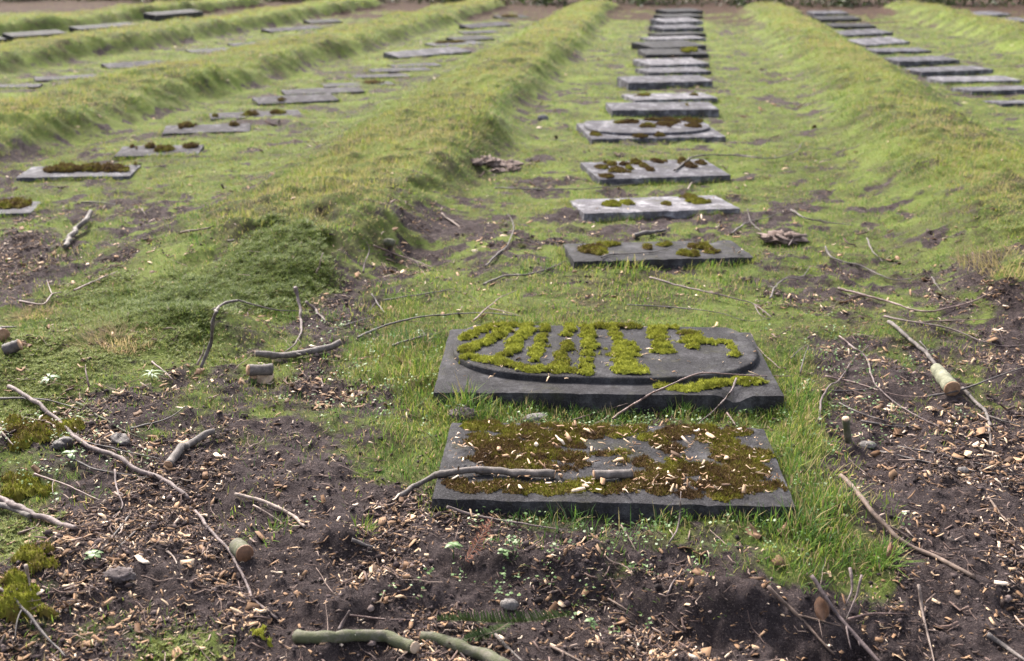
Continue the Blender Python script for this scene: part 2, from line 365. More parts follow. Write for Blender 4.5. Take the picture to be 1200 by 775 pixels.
def moss_mesh(cells, zfun, frame, res, hgt, tone, seed, fuzz=1.0, name='moss_patch', parent=None, clip=None):
    """cells: ellipses (u, v, ru, rv, height factor) in metres on the slab; a lumpy cushion with short fuzz"""
    r1 = np.random.default_rng(seed + 4); cells = list(cells)
    for (cu, cv, ru, rv, hf) in list(cells):
        for _ in range(2):
            a = r1.uniform(0, 6.283); k = r1.uniform(.8, 1.25); cells.append((cu + ru * k * math.cos(a), cv + rv * k * math.sin(a), ru * r1.uniform(.15, .4), rv * r1.uniform(.2, .45), hf * r1.uniform(.4, .8)))
    if clip is not None: cells = [c_ for c_ in cells if c_[2] < c_[0] < clip[0] - c_[2] and c_[3] < c_[1] < clip[1] - c_[3] * .6]
    cells = np.array(cells)
    u0, u1 = (cells[:, 0] - cells[:, 2]).min() - .03, (cells[:, 0] + cells[:, 2]).max() + .03
    v0, v1 = (cells[:, 1] - cells[:, 3]).min() - .03, (cells[:, 1] + cells[:, 3]).max() + .03
    nu, nv = max(4, int((u1 - u0) / res)), max(4, int((v1 - v0) / res))
    U, Vv = np.meshgrid(np.linspace(u0, u1, nu), np.linspace(v0, v1, nv), indexing='ij')
    dx = .38 * fbm(U, Vv, 24, 3, seed + 1) + .3 * fbm(U, Vv, 62, 2, seed + 2)
    F = np.full(U.shape, -1.0)
    for (cu, cv, ru, rv, hf) in cells:
        f = 1 - ((U - cu) / ru) ** 2 - ((Vv - cv) / rv) ** 2 + dx
        F = np.maximum(F, f * hf)
    h = hgt * np.clip(F, 0, 1) ** .75 * (1 + .35 * fbm(U, Vv, 45, 2, seed + 3)) - .003
    keep = F > -.02
    kq = keep[:-1, :-1] & keep[1:, :-1] & keep[1:, 1:] & keep[:-1, 1:]
    idx = np.arange(nu * nv).reshape(nu, nv)
    Qa = np.stack([idx[:-1, :-1], idx[1:, :-1], idx[1:, 1:], idx[:-1, 1:]], -1)[kq]
    if not len(Qa): return None
    Z = zfun(U, Vv) + h
    Pm = frame(U.ravel(), Vv.ravel(), Z.ravel())
    used = np.unique(Qa); mp = np.full(nu * nv, -1); mp[used] = np.arange(len(used))
    tn = np.clip(tone + .32 * fbm(U, Vv, 7, 3, seed + 7) + .15 * fbm(U, Vv, 50, 2, seed + 8), 0, 1).ravel()
    mb = MB(); mb.add(Pm[used], mp[Qa], tint=np.clip(tn[used] - .08, 0, 1))
    if fuzz > 0:
        area = kq.sum() * res * res
        N = int(min(60000, area * 90000 * fuzz))
        if N > 3:
            src = Qa[rng.integers(0, len(Qa), N)]; w = rng.random((N, 2))
            a = Pm[src[:, 0]]; p = a + (Pm[src[:, 1]] - a) * w[:, :1] + (Pm[src[:, 3]] - a) * w[:, 1:]
            ln = rng.uniform(.005, .011, N) / max(.6, fuzz ** .25); yaw = rng.uniform(0, 6.283, N); le = rng.uniform(.2, .9, N)
            wd = .0011 / fuzz ** .4 + ln * .06
            d = np.stack([np.cos(yaw), np.sin(yaw), yaw * 0], -1); s = np.stack([-np.sin(yaw), np.cos(yaw), yaw * 0], -1)
            tip = p + d * (ln * le)[:, None] + np.array([0, 0, 1]) * ln[:, None]
            VV = np.stack([p - s * wd[:, None], p + s * wd[:, None], tip], 1).reshape(-1, 3)
            tt = np.repeat(np.clip(tn[src[:, 0]] + rng.normal(.06, .13, N), 0, 1), 3)
            mb.add(VV, T=np.arange(N * 3).reshape(N, 3), tint=tt)
    return mb.build(name, M['moss'], parent)
def solve_tilt(A, B, backy, dep, zf):
    e = (B - A)[:2]; L = np.linalg.norm(e); nrm = np.array([-e[1], e[0]]) / L; mid = (A + B)[:2] / 2
    lo, hi = -.12, .5
    for _ in range(40):
        m = (lo + hi) / 2; q = mid + nrm * dep
        v = proj(q[0], q[1], zf + dep * m)[1]
        if v > backy: lo = m
        else: hi = m
    return (lo + hi) / 2
def slab(label, fl, fr, backy, h, dep=None, mt='stone', moss=(), res=.03, plate=None, group=None, chip=(), tone=.5, fuzz=1, mossh=.022, maxt=.16):
    """fl, fr: survey points of the top front corners; h: height of that edge above the soil"""
    A = P(*fl, 0); B = P(*fr, 0); gz = (base_z(A[:1], A[1:2])[0] + base_z(B[:1], B[1:2])[0]) / 2
    A = P(*fl, gz + h); B = P(*fr, gz + h)
    e = (B - A)[:2]; w = float(np.linalg.norm(e)); cs, sn = e / w
    if dep is None:
        C = P((fl[0] + fr[0]) / 2, backy, gz + h); dep = float(abs((C - A)[0] * -sn + (C - A)[1] * cs)); tl = 0.0
    else: tl = min(solve_tilt(A, B, backy, dep, gz + h), maxt)
    SLABS.append((A[0], A[1], cs, sn, w, dep, gz + h, tl))
    zt = gz + h
    rot = math.atan2(sn, cs)
    seed = len(SLABS) * 13
    root = bpy.data.objects.new('gravestone', None) if (moss or plate) else None
    Pt, Qd = rounded_box(w, dep, -h - .09, 0, tl, res, min(.008, .3 * h), (.0014 if res < .05 else .002), seed, chip)
    if root is not None:
        COL.objects.link(root)
        st = link('stone_body', np_mesh('stone_body', Pt, Qd, smooth=True, material=M[mt]), root)
    else:
        root = link('gravestone', np_mesh('gravestone', Pt, Qd, smooth=True, material=M[mt]))
    root.location = (A[0], A[1], zt); root.rotation_euler = (0, 0, rot)
    tag(root, label, 'gravestone', group)
    ztop = lambda U, Vv: Vv * tl
    if plate: plate(root, w, dep, tl, mt)
    for cells in moss:
        cl = [(u * w, v * dep, ru * w, rv * dep, hf) for (u, v, ru, rv, hf) in cells]
        zf = ztop
        if plate: zf = lambda U, Vv: Vv * tl + np.where(plate_in(U / w, Vv / dep), .022, 0)
        moss_mesh(cl, zf, lambda U, Vv, Z: np.stack([U, Vv, Z], -1), .006 if res < .05 else .02, mossh, tone, seed + len(cl) + int(cl[0][0] * 97), fuzz, parent=root, clip=(w, dep))
    return root
def plate_in(u, v):                                   # raised lozenge of the stone whose left end is rounded
    uu = np.abs(u - .505) / .475; vv = np.abs(v - .66) / .52
    return (uu ** 2.6 + vv ** 2.6 < 1) & (v < .985)
def lozenge(root, w, d, tl, mt):
    ph = np.linspace(0, 2 * np.pi, 121)[:-1]
    cu = .505 + .475 * np.sign(np.cos(ph)) * np.abs(np.cos(ph)) ** (2 / 2.6); cv = .66 + .52 * np.sign(np.sin(ph)) * np.abs(np.sin(ph)) ** (2 / 2.6)
    cv = np.minimum(cv, .985)
    ring = lambda k, z: np.stack([(.505 + (cu - .505) * k) * w, (.66 + (cv - .66) * k) * d, (.66 + (cv - .66) * k) * d * tl + z], -1)
    ks = [(1, -.01), (1, .016), (.992, .021), (.97, .0225), (.9, .022), (.7, .0215), (.5, .022), (.3, .022), (.1, .022)]
    V = np.concatenate([ring(k, z) for k, z in ks]); n = 120
    V[n * 3:, 2] += .0012 * fbm(V[n * 3:, 0], V[n * 3:, 1], 30, 3, 7)
    Qd = [(a * n + i, a * n + (i + 1) % n, (a + 1) * n + (i + 1) % n, (a + 1) * n + i) for a in range(len(ks) - 1) for i in range(n)]
    V = np.concatenate([V, [[.505 * w, .66 * d, .66 * d * tl + .022]]]); c = len(V) - 1; b0 = (len(ks) - 1) * n
    Tt = [(b0 + i, b0 + (i + 1) % n, c) for i in range(n)]
    link('raised_plate', np_mesh('raised_plate', V, Qd, Tt, smooth=True, material=M[mt]), root)

G0 = 'flat gravestones of the middle row'
# nearest slab: thick patchy carpet of moss
def carpet(seed, spots):
    return [tuple(s) for s in spots]
r = np.random.default_rng(3)
C_right = [(.86 + r.normal(0, .06), .45 + r.normal(0, .22), .05, .09, 1) for _ in range(26)]
C_back = [(x, .90 + r.normal(0, .04), .055, .07, 1) for x in np.linspace(.08, .95, 20)]
C_left = [(.10 + abs(r.normal(0, .12)), .6 + r.normal(0, .15), .05, .06, .9) for _ in range(40)]
C_front = [(x, .17 + r.normal(0, .05), .045, .07, .85) for x in np.linspace(.06, .95, 20)]
C_mid = [(.38 + r.normal(0, .10), .55 + r.normal(0, .2), .035, .045, .7) for _ in range(28)]
C_mr = [(.66 + r.normal(0, .06), .40 + r.normal(0, .14), .04, .07, .85) for _ in range(13)]
clampv = lambda L: [(min(max(u, ru * .9), 1 - ru * .9), min(max(v, .1 + rv * .3), .985 - rv * .5), ru, rv, hf) for (u, v, ru, rv, hf) in L]
slab('broad dark slab nearest in the middle row, carpeted in brown moss and woodchips', (505, 584), (934, 594), 497, .05, mt='stone',
     moss=[clampv(C_right), clampv(C_back), clampv(C_left), clampv(C_front), clampv(C_mid), clampv(C_mr)], res=.022, group=G0, tone=.33, mossh=.008)
# second slab: raised rounded plate, moss standing in columns
def colm(u, vs, ru, rv, hf=1): return [(u + random.uniform(-.008, .008), v, ru, rv, hf) for v in vs]
def strip(pts, ru, n):                                # moss strip along a line; (x, y) measured over the face of the stone
    out = []
    for k in range(n):
        f = k / max(1, n - 1) * (len(pts) - 1); a = min(int(f), len(pts) - 2); f -= a
        x = pts[a][0] + (pts[a + 1][0] - pts[a][0]) * f; y = pts[a][1] + (pts[a + 1][1] - pts[a][1]) * f
        u = (x - 20 - (240 - y) * .46) / (1125 - (240 - y) * .77); v = (252 - y) / 212
        out.append((u + random.uniform(-.006, .006), min(v, .96), ru * random.uniform(1.0, 1.5), .040 * random.uniform(.8, 1.2), random.uniform(.75, 1.15)))
    return out
SM = [strip([(150, 98), (190, 75), (250, 48), (360, 40)], .026, 9), strip([(285, 68), (240, 100), (170, 128), (140, 142)], .026, 8), strip([(160, 165), (240, 178), (330, 196)], .030, 7),
      strip([(365, 66), (320, 100), (300, 135), (250, 168)], .024, 8), strip([(425, 48), (400, 90), (385, 135), (360, 170)], .022, 8), strip([(345, 205), (420, 200), (470, 205)], .030, 5),
      strip([(505, 46), (480, 82)], .022, 3), strip([(485, 118), (455, 150), (440, 185)], .023, 5), strip([(560, 40), (555, 85), (545, 125), (530, 170), (525, 210)], .024, 9),
      strip([(600, 32), (660, 38), (700, 45)], .030, 5), strip([(640, 60), (640, 95)], .020, 3), strip([(660, 112), (655, 150), (660, 185), (662, 208)], .036, 7),
      strip([(778, 56), (778, 80), (778, 110), (778, 138)], .030, 6), strip([(880, 70), (900, 95), (890, 120)], .030, 4), strip([(950, 103), (1000, 100), (1010, 120)], .020, 4), strip([(1012, 145)], .022, 1) if False else [(.905, .50, .024, .04, .9)],
      strip([(820, 46), (840, 44)], .014, 2), strip([(760, 232), (850, 238), (930, 222), (1000, 212), (1070, 215)], .034, 10)]
slab('second slab of the middle row, with raised rounded plate and moss in columns', (507, 459), (920, 464), 387, .06, mt='stone',
     moss=SM, res=.022, plate=lozenge, group=G0, chip=[(1.05, .0, .06, .03)], tone=.80, mossh=.017)
slab('half overgrown dark slab of the middle row, third from the front, chipped back edge', (672, 306), (884, 301), 283, .045, dep=.42, mt='stone',
     moss=[[(.14, .6, .09, .18, 1), (.17, .4, .05, .15, 1)], [(.27, .85, .06, .12, 1)], [(.46, .6, .03, .12, 1)], [(.66, .2, .07, .14, 1)],
           [(.78, .55, .05, .14, 1), (.72, .6, .03, .1, 1), (.79, .3, .05, .1, .8)], [(.58, .75, .06, .08, .8)]], group=G0, tone=.5,
     chip=[(.78, .42, .08, .03)])
slab('clean pale grey slab of the middle row bearing two small green moss tufts', (684, 250), (868, 244), 231, .04, dep=.50, mt='stone_pale',
     moss=[[(.24, .5, .07, .16, 1), (.34, .55, .05, .14, 1)], [(.80, .5, .07, .2, 1.2), (.80, .85, .05, .16, 1)], [(.58, .4, .035, .1, .8)]], group=G0, tone=.62)
slab('grey slab of the middle row dotted with round rust brown moss cushions', (702, 210), (857, 205), 188, .04, dep=.60, mt='stone_mid',
     moss=[[(.12, .62, .05, .12, 1)], [(.22, .8, .05, .12, 1)], [(.21, .42, .07, .15, 1)], [(.32, .75, .04, .1, 1)], [(.31, .5, .03, .1, 1)], [(.43, .85, .05, .14, 1)],
           [(.44, .62, .035, .1, 1)], [(.45, .4, .04, .1, 1)], [(.60, .9, .05, .12, 1)], [(.71, .92, .05, .16, 1.1)], [(.80, .6, .05, .2, 1.1)], [(.80, .9, .04, .1, 1)], [(.91, .7, .04, .12, 1)], [(.08, .12, .06, .1, .8)]],
     group=G0, tone=.27)
slab('slab of the middle row with rounded raised plate and rusty moss at its back', (693, 163), (851, 160), 143, .045, dep=.75, mt='stone_mid', plate=lozenge,
     moss=[[(.34, .8, .07, .08, 1), (.42, .85, .06, .1, 1)], [(.50, .55, .06, .12, 1)], [(.65, .65, .08, .14, 1), (.72, .75, .06, .1, 1)], [(.60, .93, .08, .06, 1), (.72, .94, .09, .06, 1)],
           [(.84, .5, .06, .12, 1)], [(.90, .8, .06, .14, 1.1), (.86, .9, .06, .08, 1)], [(.06, .25, .04, .1, .8)], [(.37, .08, .06, .07, 1)], [(.52, .1, .05, .06, 1)]], group=G0, tone=.28)
slab('thick grey slab of the middle row with upright front face, below two broken slabs', (717, 129), (843, 128), 119.5, .07, dep=.45, mt='stone_mid', res=.06,
     moss=[[(.74, .5, .03, .15, 1)]], group=G0, tone=.4)
slab('pale slab of the middle row lying just behind the thick upright fronted one', (744, 117), (842, 114.5), 109, .04, dep=.5, mt='stone_pale', res=.06,
     moss=[[(.2, .6, .1, .15, 1), (.28, .7, .06, .12, 1)], [(.80, .5, .06, .15, 1)]], group=G0, tone=.35)
slab('longest grey block of the middle row seen far off, wider than its neighbours', (736, 97), (836, 95), 88.5, .085, dep=.5, mt='stone_mid', res=.06, group=G0)
slab('narrow grey slab of the middle row just behind the longest grey block', (760, 85), (834, 83), 79, .05, dep=.5, mt='stone_mid', res=.06, group=G0)
slab('white flecked slab of the middle row, second behind the longest grey block', (762, 76.5), (832, 74), 68.5, .06, dep=.55, mt='stone_pale', res=.06, group=G0)
slab('dark far slab of the middle row with yellow moss on its right side', (757, 64), (831, 63), 57, .07, dep=.5, mt='stone', res=.06,
     moss=[[(.68, .4, .08, .3, 1), (.80, .6, .12, .3, 1), (.9, .5, .1, .3, 1)]], group=G0, tone=.6, mossh=.04)
slab('broken dark slab end leaning behind the far slab with yellow moss', (768, 56.5), (828, 53), 48, .07, dep=.6, mt='stone', res=.06, group=G0)
slab('far pale slab of the middle row, seventh from its distant end', (766, 46.5), (828, 44.5), 42.5, .06, dep=.5, mt='stone_pale', res=.08, group=G0)
slab('far dark slab of the middle row, sixth from its distant end', (774, 40.5), (828, 39), 37.8, .07, dep=.5, mt='stone', res=.08, group=G0)
slab('far dark slab of the middle row, fifth from its distant end', (778, 34), (825, 32), 29, .09, dep=.5, mt='stone_mid', res=.08, group=G0)
slab('far pale slab of the middle row, third from its distant end', (780, 26.5), (824, 24.5), 21, .08, dep=.5, mt='stone_pale', res=.08, group=G0)
slab('far dark slab of the middle row, second from its distant end', (781, 20), (824, 18.5), 16.3, .10, dep=.5, mt='stone', res=.08, group=G0)
slab('farthest dark slab of the middle row, against the bare brown soil', (783, 14), (824, 12.5), 10, .09, dep=.5, mt='stone', res=.08, group=G0)

G1 = 'flat gravestones of the right row'
R_ = [((954, 16), (995, 15.5), 12.5, .07, 'stone_mid', 'farthest slab of the right row, beside bare brown soil'),
      ((962, 23), (1010, 22), 18.5, .08, 'stone', 'second farthest slab of the right row, dark and narrow'),
      ((976, 31), (1027, 30.5), 27, .08, 'stone', 'third farthest slab of the right row, dark fronted'),
      ((990, 41.5), (1047, 38), 35, .07, 'stone_mid', 'fourth farthest slab of the right row, grey, right end raised'),
      ((1014, 53), (1067, 49), 44, .05, 'stone_pale', 'pale tilted slab in the right row, fifth from its far end'),
      ((1027, 60.5), (1092, 59.5), 56, .06, 'stone_mid', 'grey slab of the right row just in front of the pale tilted one'),
      ((1054, 72), (1125, 70), 66, .09, 'stone_mid', 'grey slab with thick dark front edge, middle of the right row'),
      ((1080, 84.5), (1165, 81), 78, .09, 'stone_mid', 'long white flecked slab in the right row with dark front'),
      ((1105, 95.5), (1198, 94), 89, .05, 'stone_pale', 'longest flat pale slab of the right row, reaching the picture edge'),
      ((1139, 106.5), (1238, 104), 101, .07, 'stone_mid', 'second nearest slab of the right row, cut by the picture edge'),
      ((1173, 121), (1275, 120), 117, .06, 'stone_mid', 'nearest slab of the right row, half out of the picture')]
for fl, fr, b, h, mt, lb in R_: slab(lb, fl, fr, b, h * .75, dep=.42, mt=mt, res=.08, group=G1)
for fl, fr, b, h, mt, lb in [((1137, 19), (1185, 16.5), 14, .07, 'stone_mid', 'farthest slab in the top right corner beyond the right ridge'),
                             ((1160, 25.5), (1212, 24.5), 21, .07, 'stone_mid', 'middle one of three slabs in the top right corner'),
                             ((1188, 37), (1243, 36), 32, .05, 'stone_pale', 'nearest slab in the top right corner, cut by the picture edge')]:
    slab(lb, fl, fr, b, h, dep=.55, mt=mt, res=.08, group='flat gravestones beyond the right ridge')
G2 = 'flat gravestones of the left row'
L_ = [((588, 22), (622, 20.5), 17, .04, 'stone', [[(.4, .5, .3, .3, 1)]], 'farthest slab of the left row, buried under yellowish moss'),
      ((553, 33), (603, 29), 26, .06, 'stone_mid', [], 'second farthest slab of the left row, grey and slanting'),
      ((545, 39.5), (588, 38), 36, .03, 'stone_mid', [], 'low sunken slab of the left row, third from its far end'),
      ((536, 47.5), (580, 45), 42.5, .06, 'stone', [], 'dark fronted slab of the left row, fourth from its far end'),
      ((510, 54), (568, 51), 49, .04, 'stone_pale', [[(.3, .7, .2, .2, 1), (.6, .7, .2, .2, 1)]], 'pale slab of the left row with brown moss along its back'),
      ((468, 67.5), (553, 60), 55, .06, 'stone_pale', [], 'raised white ended slab, most prominent in the far left row'),
      ((463, 79), (520, 76.5), 74.5, .02, 'stone_mid', [], 'sunken grey slab just before the raised white ended one'),
      ((437, 84.5), (507, 82), 79.5, .02, 'stone_mid', [], 'second sunken grey slab before the raised white ended one'),
      ((415, 91.5), (482, 89.5), 87, .02, 'stone_mid', [], 'thin sunken slab in the left row, third before the white ended one'),
      ((381, 102), (464, 99), 96.5, .02, 'stone', [[(.7, .5, .15, .3, 1)]], 'dark sunken slab of the left row behind two overlapping grey slabs'),
      ((335, 111), (428, 107), 103, .05, 'stone_mid', [], 'upper of two overlapping grey slabs in the left row'),
      ((303, 122), (398, 117), 111.5, .05, 'stone_mid', [[(.3, .3, .06, .15, 1)]], 'lower of two overlapping grey slabs in the left row'),
      ((247, 139.5), (355, 135), 130.5, .025, 'stone_mid', [[(.1, .6, .14, .3, 1)], [(.45, .4, .1, .2, 1)], [(.75, .5, .1, .2, 1)]], 'low slab of the left row with rusty moss on its left end'),
      ((190, 156.5), (293, 153.5), 145.5, .04, 'stone_mid', [[(.1, .7, .12, .25, 1), (.25, .8, .1, .2, 1)], [(.8, .7, .06, .15, 1)]], 'grey slab of the left row with mossy back, fourth from the front'),
      ((133, 183), (232, 181), 170, .045, 'stone_mid', [[(.08, .5, .12, .3, 1.2)], [(.36, .8, .06, .15, 1)], [(.55, .5, .12, .2, 1), (.50, .35, .05, .1, 1)], [(.85, .75, .1, .18, 1)]], 'grey slab of the left row with scattered moss, third from the front'),
      ((18, 208), (152, 206), 194, .04, 'stone_pale', [[(.15, .6, .16, .3, 1.3), (.32, .62, .16, .28, 1.3), (.05, .5, .1, .2, 1)], [(.60, .6, .18, .25, 1.2), (.8, .55, .14, .25, 1.2), (.93, .75, .08, .2, 1)]], 'slab of the left row under brown moss hummocks, second from the front'),
      ((-75, 253), (36, 249), 237, .05, 'stone_pale', [[(.35, .6, .3, .3, 1), (.7, .65, .25, .3, 1)], [(.95, .7, .1, .2, 1)]], 'nearest slab of the left row, mossy, cut off by the left edge')]
for fl, fr, b, h, mt, ms, lb in L_: slab(lb, fl, fr, b, h * .5, dep=.36, mt={'stone_pale': 'stone_mid', 'stone_mid': 'stone_dull', 'stone': 'stone'}[mt], moss=ms, res=.04 if fl[1] > 120 else .08, group=G2, tone=.34, mossh=.035, fuzz=.35)
for fl, fr, b, h, mt, lb in [((-20, 103), (45, 101.5), 98.5, .04, 'stone_mid', 'nearest slab beyond the left ridge, cut by the left edge'),
                             ((42, 94.5), (117, 91), 88.5, .03, 'stone_mid', 'second slab from the left edge beyond the nearest left ridge'),
                             ((128, 80.5), (198, 76), 72, .03, 'stone_mid', 'third slab from the left edge beyond the nearest left ridge'),
                             ((225, 62), (272, 59.5), 57, .02, 'stone', 'dark sunken slab, fourth beyond the nearest left ridge'),
                             ((273, 54), (330, 51.5), 49.5, .02, 'stone_mid', 'low grey slab, fifth beyond the nearest left ridge'),
                             ((318, 37.5), (380, 33), 30, .05, 'stone_mid', 'raised grey slab, sixth beyond the nearest left ridge'),
                             ((365, 27), (402, 25), 22.5, .05, 'stone', 'farthest dark slab beyond the nearest left ridge')]:
    slab(lb, fl, fr, b, h * .5, dep=.3, mt={'stone_mid': 'stone_dull', 'stone': 'stone'}[mt], res=.08, group='flat gravestones beyond the nearest left ridge')
for fl, fr, b, h, mt, lb in [((-30, 47.5), (8, 45.5), 43, .08, 'stone', 'nearest dark slab beyond the far left ridge, at the left edge'),
                             ((16, 43), (80, 38.5), 33.5, .10, 'stone', 'long raised dark slab beyond the far left ridge'),
                             ((94, 34.5), (164, 29), 24.5, .08, 'stone', 'dark slab beyond the far left ridge, right of the raised one'),
                             ((182, 18), (238, 13.5), 11, .05, 'stone', 'farthest mossy dark slab beyond the far left ridge')]:
    slab(lb, fl, fr, b, h * .7, dep=.3, mt=mt, res=.08, group='flat gravestones beyond the far left ridge')

print('t8 %.1f' % (time.time() - T0))
# ---------------------------------------------------------------- sticks
def catmull(pts, n):
    p = np.asarray(pts, float); p = np.vstack([2 * p[0] - p[1], p, 2 * p[-1] - p[-2]]); out = []
    m = len(p) - 3
    for i in range(m):
        t = np.linspace(0, 1, n, endpoint=(i == m - 1))[:, None]
        a, b, c, d = p[i:i + 4]
        out.append(.5 * (2 * b + (c - a) * t + (2 * a - 5 * b + 4 * c - d) * t ** 2 + (3 * b - a - 3 * c + d) * t ** 3))
    return np.concatenate(out)
def tube(path, rad, sides=7, cap=True):
    path = np.asarray(path); n = len(path)
    T = np.gradient(path, axis=0); T /= np.linalg.norm(T, axis=1, keepdims=True) + 1e-9
    ref = np.array([0, 0, 1.0]) if abs(T[0][2]) < .9 else np.array([1.0, 0, 0])
    Nn = np.cross(T, ref); Nn /= np.linalg.norm(Nn, axis=1, keepdims=True) + 1e-9; Bn = np.cross(T, Nn)
    ph = np.linspace(0, 2 * np.pi, sides + 1)[:-1]
    V = path[:, None] + (Nn[:, None] * np.cos(ph)[None, :, None] + Bn[:, None] * np.sin(ph)[None, :, None]) * np.asarray(rad)[:, None, None]
    V = V.reshape(-1, 3); Qd = [(i * sides + j, i * sides + (j + 1) % sides, (i + 1) * sides + (j + 1) % sides, (i + 1) * sides + j) for i in range(n - 1) for j in range(sides)]
    Tt = []
    if cap:
        V = np.concatenate([V, path[:1], path[-1:]]); c = n * sides
        Tt = [(c, (j + 1) % sides, j) for j in range(sides)] + [(c + 1, (n - 1) * sides + j, (n - 1) * sides + (j + 1) % sides) for j in range(sides)]
    return V, Qd, Tt
def on_ground(px, py, off=0.0):
    px = np.atleast_1d(np.asarray(px, float)); py = np.atleast_1d(np.asarray(py, float)); z = px * 0 + .03
    d = FW[None] + (px[:, None] - 600) / FPX * RT - (py[:, None] - 387.5) / FPX * UP
    for _ in range(14):
        t = (z - CAMH) / d[:, 2]; z = z + .6 * (surf(d[:, 0] * t, d[:, 1] * t) + off - z)
    t = (z - CAMH) / d[:, 2]; r_ = np.stack([d[:, 0] * t, d[:, 1] * t, z], -1)
    return r_[0] if len(r_) == 1 else r_
STICKS = []
def path3(pts, wpx, lift=None, stiff=.75):
    pp = catmull([p[:2] for p in pts], 6)
    d0 = np.linalg.norm(on_ground(*pp[len(pp) // 2]) - [0, 0, CAMH]); rad = wpx * (.9 if wpx < 9 else 1) * d0 / FPX / 2
    li = np.interp(np.linspace(0, 1, len(pp)), np.linspace(0, 1, len(pts)), [p[2] if len(p) > 2 else 0 for p in pts])
    q0 = np.atleast_2d(on_ground(pp[:, 0], pp[:, 1])); W3 = on_ground(pp[:, 0], pp[:, 1], rad * .75 + .022 * grass_amt(q0[:, 0], q0[:, 1]) * ~near_slab(q0[:, 0], q0[:, 1]))
    z = W3[:, 2].copy(); zs = z.copy()
    for _ in range(8): zs[1:-1] = .25 * zs[:-2] + .5 * zs[1:-1] + .25 * zs[2:]
    zz = np.maximum(zs * stiff + z * (1 - stiff), z - rad * .6) + li
    return np.array([P(a, b, c) for (a, b), c in zip(pp, zz)]), rad
def stick(label, mt, wpx, pts, name='twig', branches=(), taper=.35, knob=0.0, cutend=None, rough=.12, cut='cut', group=None):
    W3, rad = path3(pts, wpx)
    L = np.linalg.norm(np.diff(W3, axis=0), axis=1).sum()
    n = max(14, min(80, int(L / .012)))
    s = np.concatenate([[0], np.cumsum(np.linalg.norm(np.diff(W3, axis=0), axis=1))]); t = np.linspace(0, s[-1], n)
    Pn = np.stack([np.interp(t, s, W3[:, k]) for k in range(3)], -1)
    sd_ = random.randint(0, 9999)
    Pn[:, 0] += rad * .55 * fbm(t, t * 0 + sd_, 18, 2, 31); Pn[:, 1] += rad * .55 * fbm(t, t * 0 + sd_, 18, 2, 32); Pn[:, 2] += rad * .35 * fbm(t, t * 0 + sd_, 18, 2, 33)
    f = t / s[-1]; rr = rad * (1 - (1 - taper) * f) * (1 + rough * fbm(t, t * 0 + sd_, 30, 2, 34) + (.25 if wpx < 5 else .10) * (vnoise(t * 45, t * 0 + sd_, 35) > .82))
    sides = 10 if wpx > 6 else 6
    mb = MB(); mb.add(*tube(Pn, rr, sides))
    for bpts, bw in branches:
        B3, br = path3(bpts, bw); mb.add(*tube(B3, br * np.linspace(1, .4, len(B3)), 5))
    if L > .22:
        for _ in range(random.randint(1, 2) if wpx < 8 else random.randint(0, 2)):
            i = random.randint(int(n * .2), int(n * .85)); T_ = Pn[min(i + 1, n - 1)] - Pn[i]; T_ /= np.linalg.norm(T_)
            sd2 = np.array([-T_[1], T_[0], 0]) * random.choice((-1, 1)); dd = T_ * random.uniform(.5, 1) + sd2 * random.uniform(.5, 1) + np.array([0, 0, random.uniform(-.1, .35)]); dd /= np.linalg.norm(dd)
            LL = random.choice((random.uniform(.008, .02), random.uniform(.03, .1))); q = np.linspace(0, 1, 7)[:, None]
            pp2 = Pn[i] + dd * LL * q + np.array([0, 0, -.25 * LL]) * q ** 2 + T_ * .25 * LL * q ** 2
            mb.add(*tube(pp2, rr[i] * np.linspace(.55, .3, 7), 5))
    o = Pn[0].copy()
    ob = mb.build(name, M[mt], origin=o)
    tag(ob, label, 'branch' if name in ('branch', 'log_piece') else 'twig' if name == 'twig' else name.replace('_', ' '), group)
    for which in (cutend or ''):
        i, j = (0, 1) if which == 'a' else (-1, -2)
        dirv = Pn[i] - Pn[j]; dirv /= np.linalg.norm(dirv)
        a = np.array([Pn[i] + dirv * k for k in (-.0005, .0018)]); rc = rr[i]
        c = MB(); c.add(*tube(a, [rc * 1.005, rc * .97], sides)); c.build('cut_end', M[cut], ob, smooth=False, origin=None)
        ch = ob.children[-1] if ob.children else None
        for chd in ob.children: chd.matrix_parent_inverse = Matrix.Translation(-o)
    return ob
K = stick
K('stout grey stick leaning over bare soil on the left lawn', 'bark', 6, [(107, 249, .05), (98, 261, .03), (88, 271, .01), (76, 289)], 'branch', taper=1.0)
K('dark twig reaching right from the nearest left slab', 'bark_dark', 2.2, [(95, 237), (118, 238), (137, 240)])
K('tiny pale twig on dirt above the left moss', 'bark_pale', 2, [(166, 245), (172, 254)])
K('flat brown stick on dirt at the left ridge foot', 'bark_brown', 3.5, [(212, 272), (230, 270), (250, 265)])
K('brown twig lying over green moss left of centre', 'bark_red', 2.4, [(86, 341), (110, 330), (138, 318)])
K('forked brown twig at the left edge above the log stub', 'bark_red', 3, [(23, 353), (45, 357), (54, 355), (61, 345), (72, 342)], branches=[([(61, 345), (57, 335), (55, 328)], 1.6)])
K('short grey stick above the pale wood block at left edge', 'bark', 3.5, [(0, 384), (20, 383)])
K('pale grey twig bent upright in front of the dark moss mound', 'bark', 4.2, [(236, 431), (246, 405, .06), (249, 385, .11), (253, 365, .15), (262, 356, .16), (279, 352, .15)], taper=.7,
  branches=[([(279, 352, .15), (300, 358, .08), (330, 364, .02), (377, 364)], 2.6)])
K('short pale sliver beside the bent upright twig', 'bark_pale', 3, [(232, 428), (237, 415, .03), (239, 405, .05)])
K('curved pinkish twig with knots between moss and cut logs', 'bark_pink', 4.2, [(345, 337, .06), (351, 358, .03), (353, 375), (352, 392), (344, 405), (334, 413)])
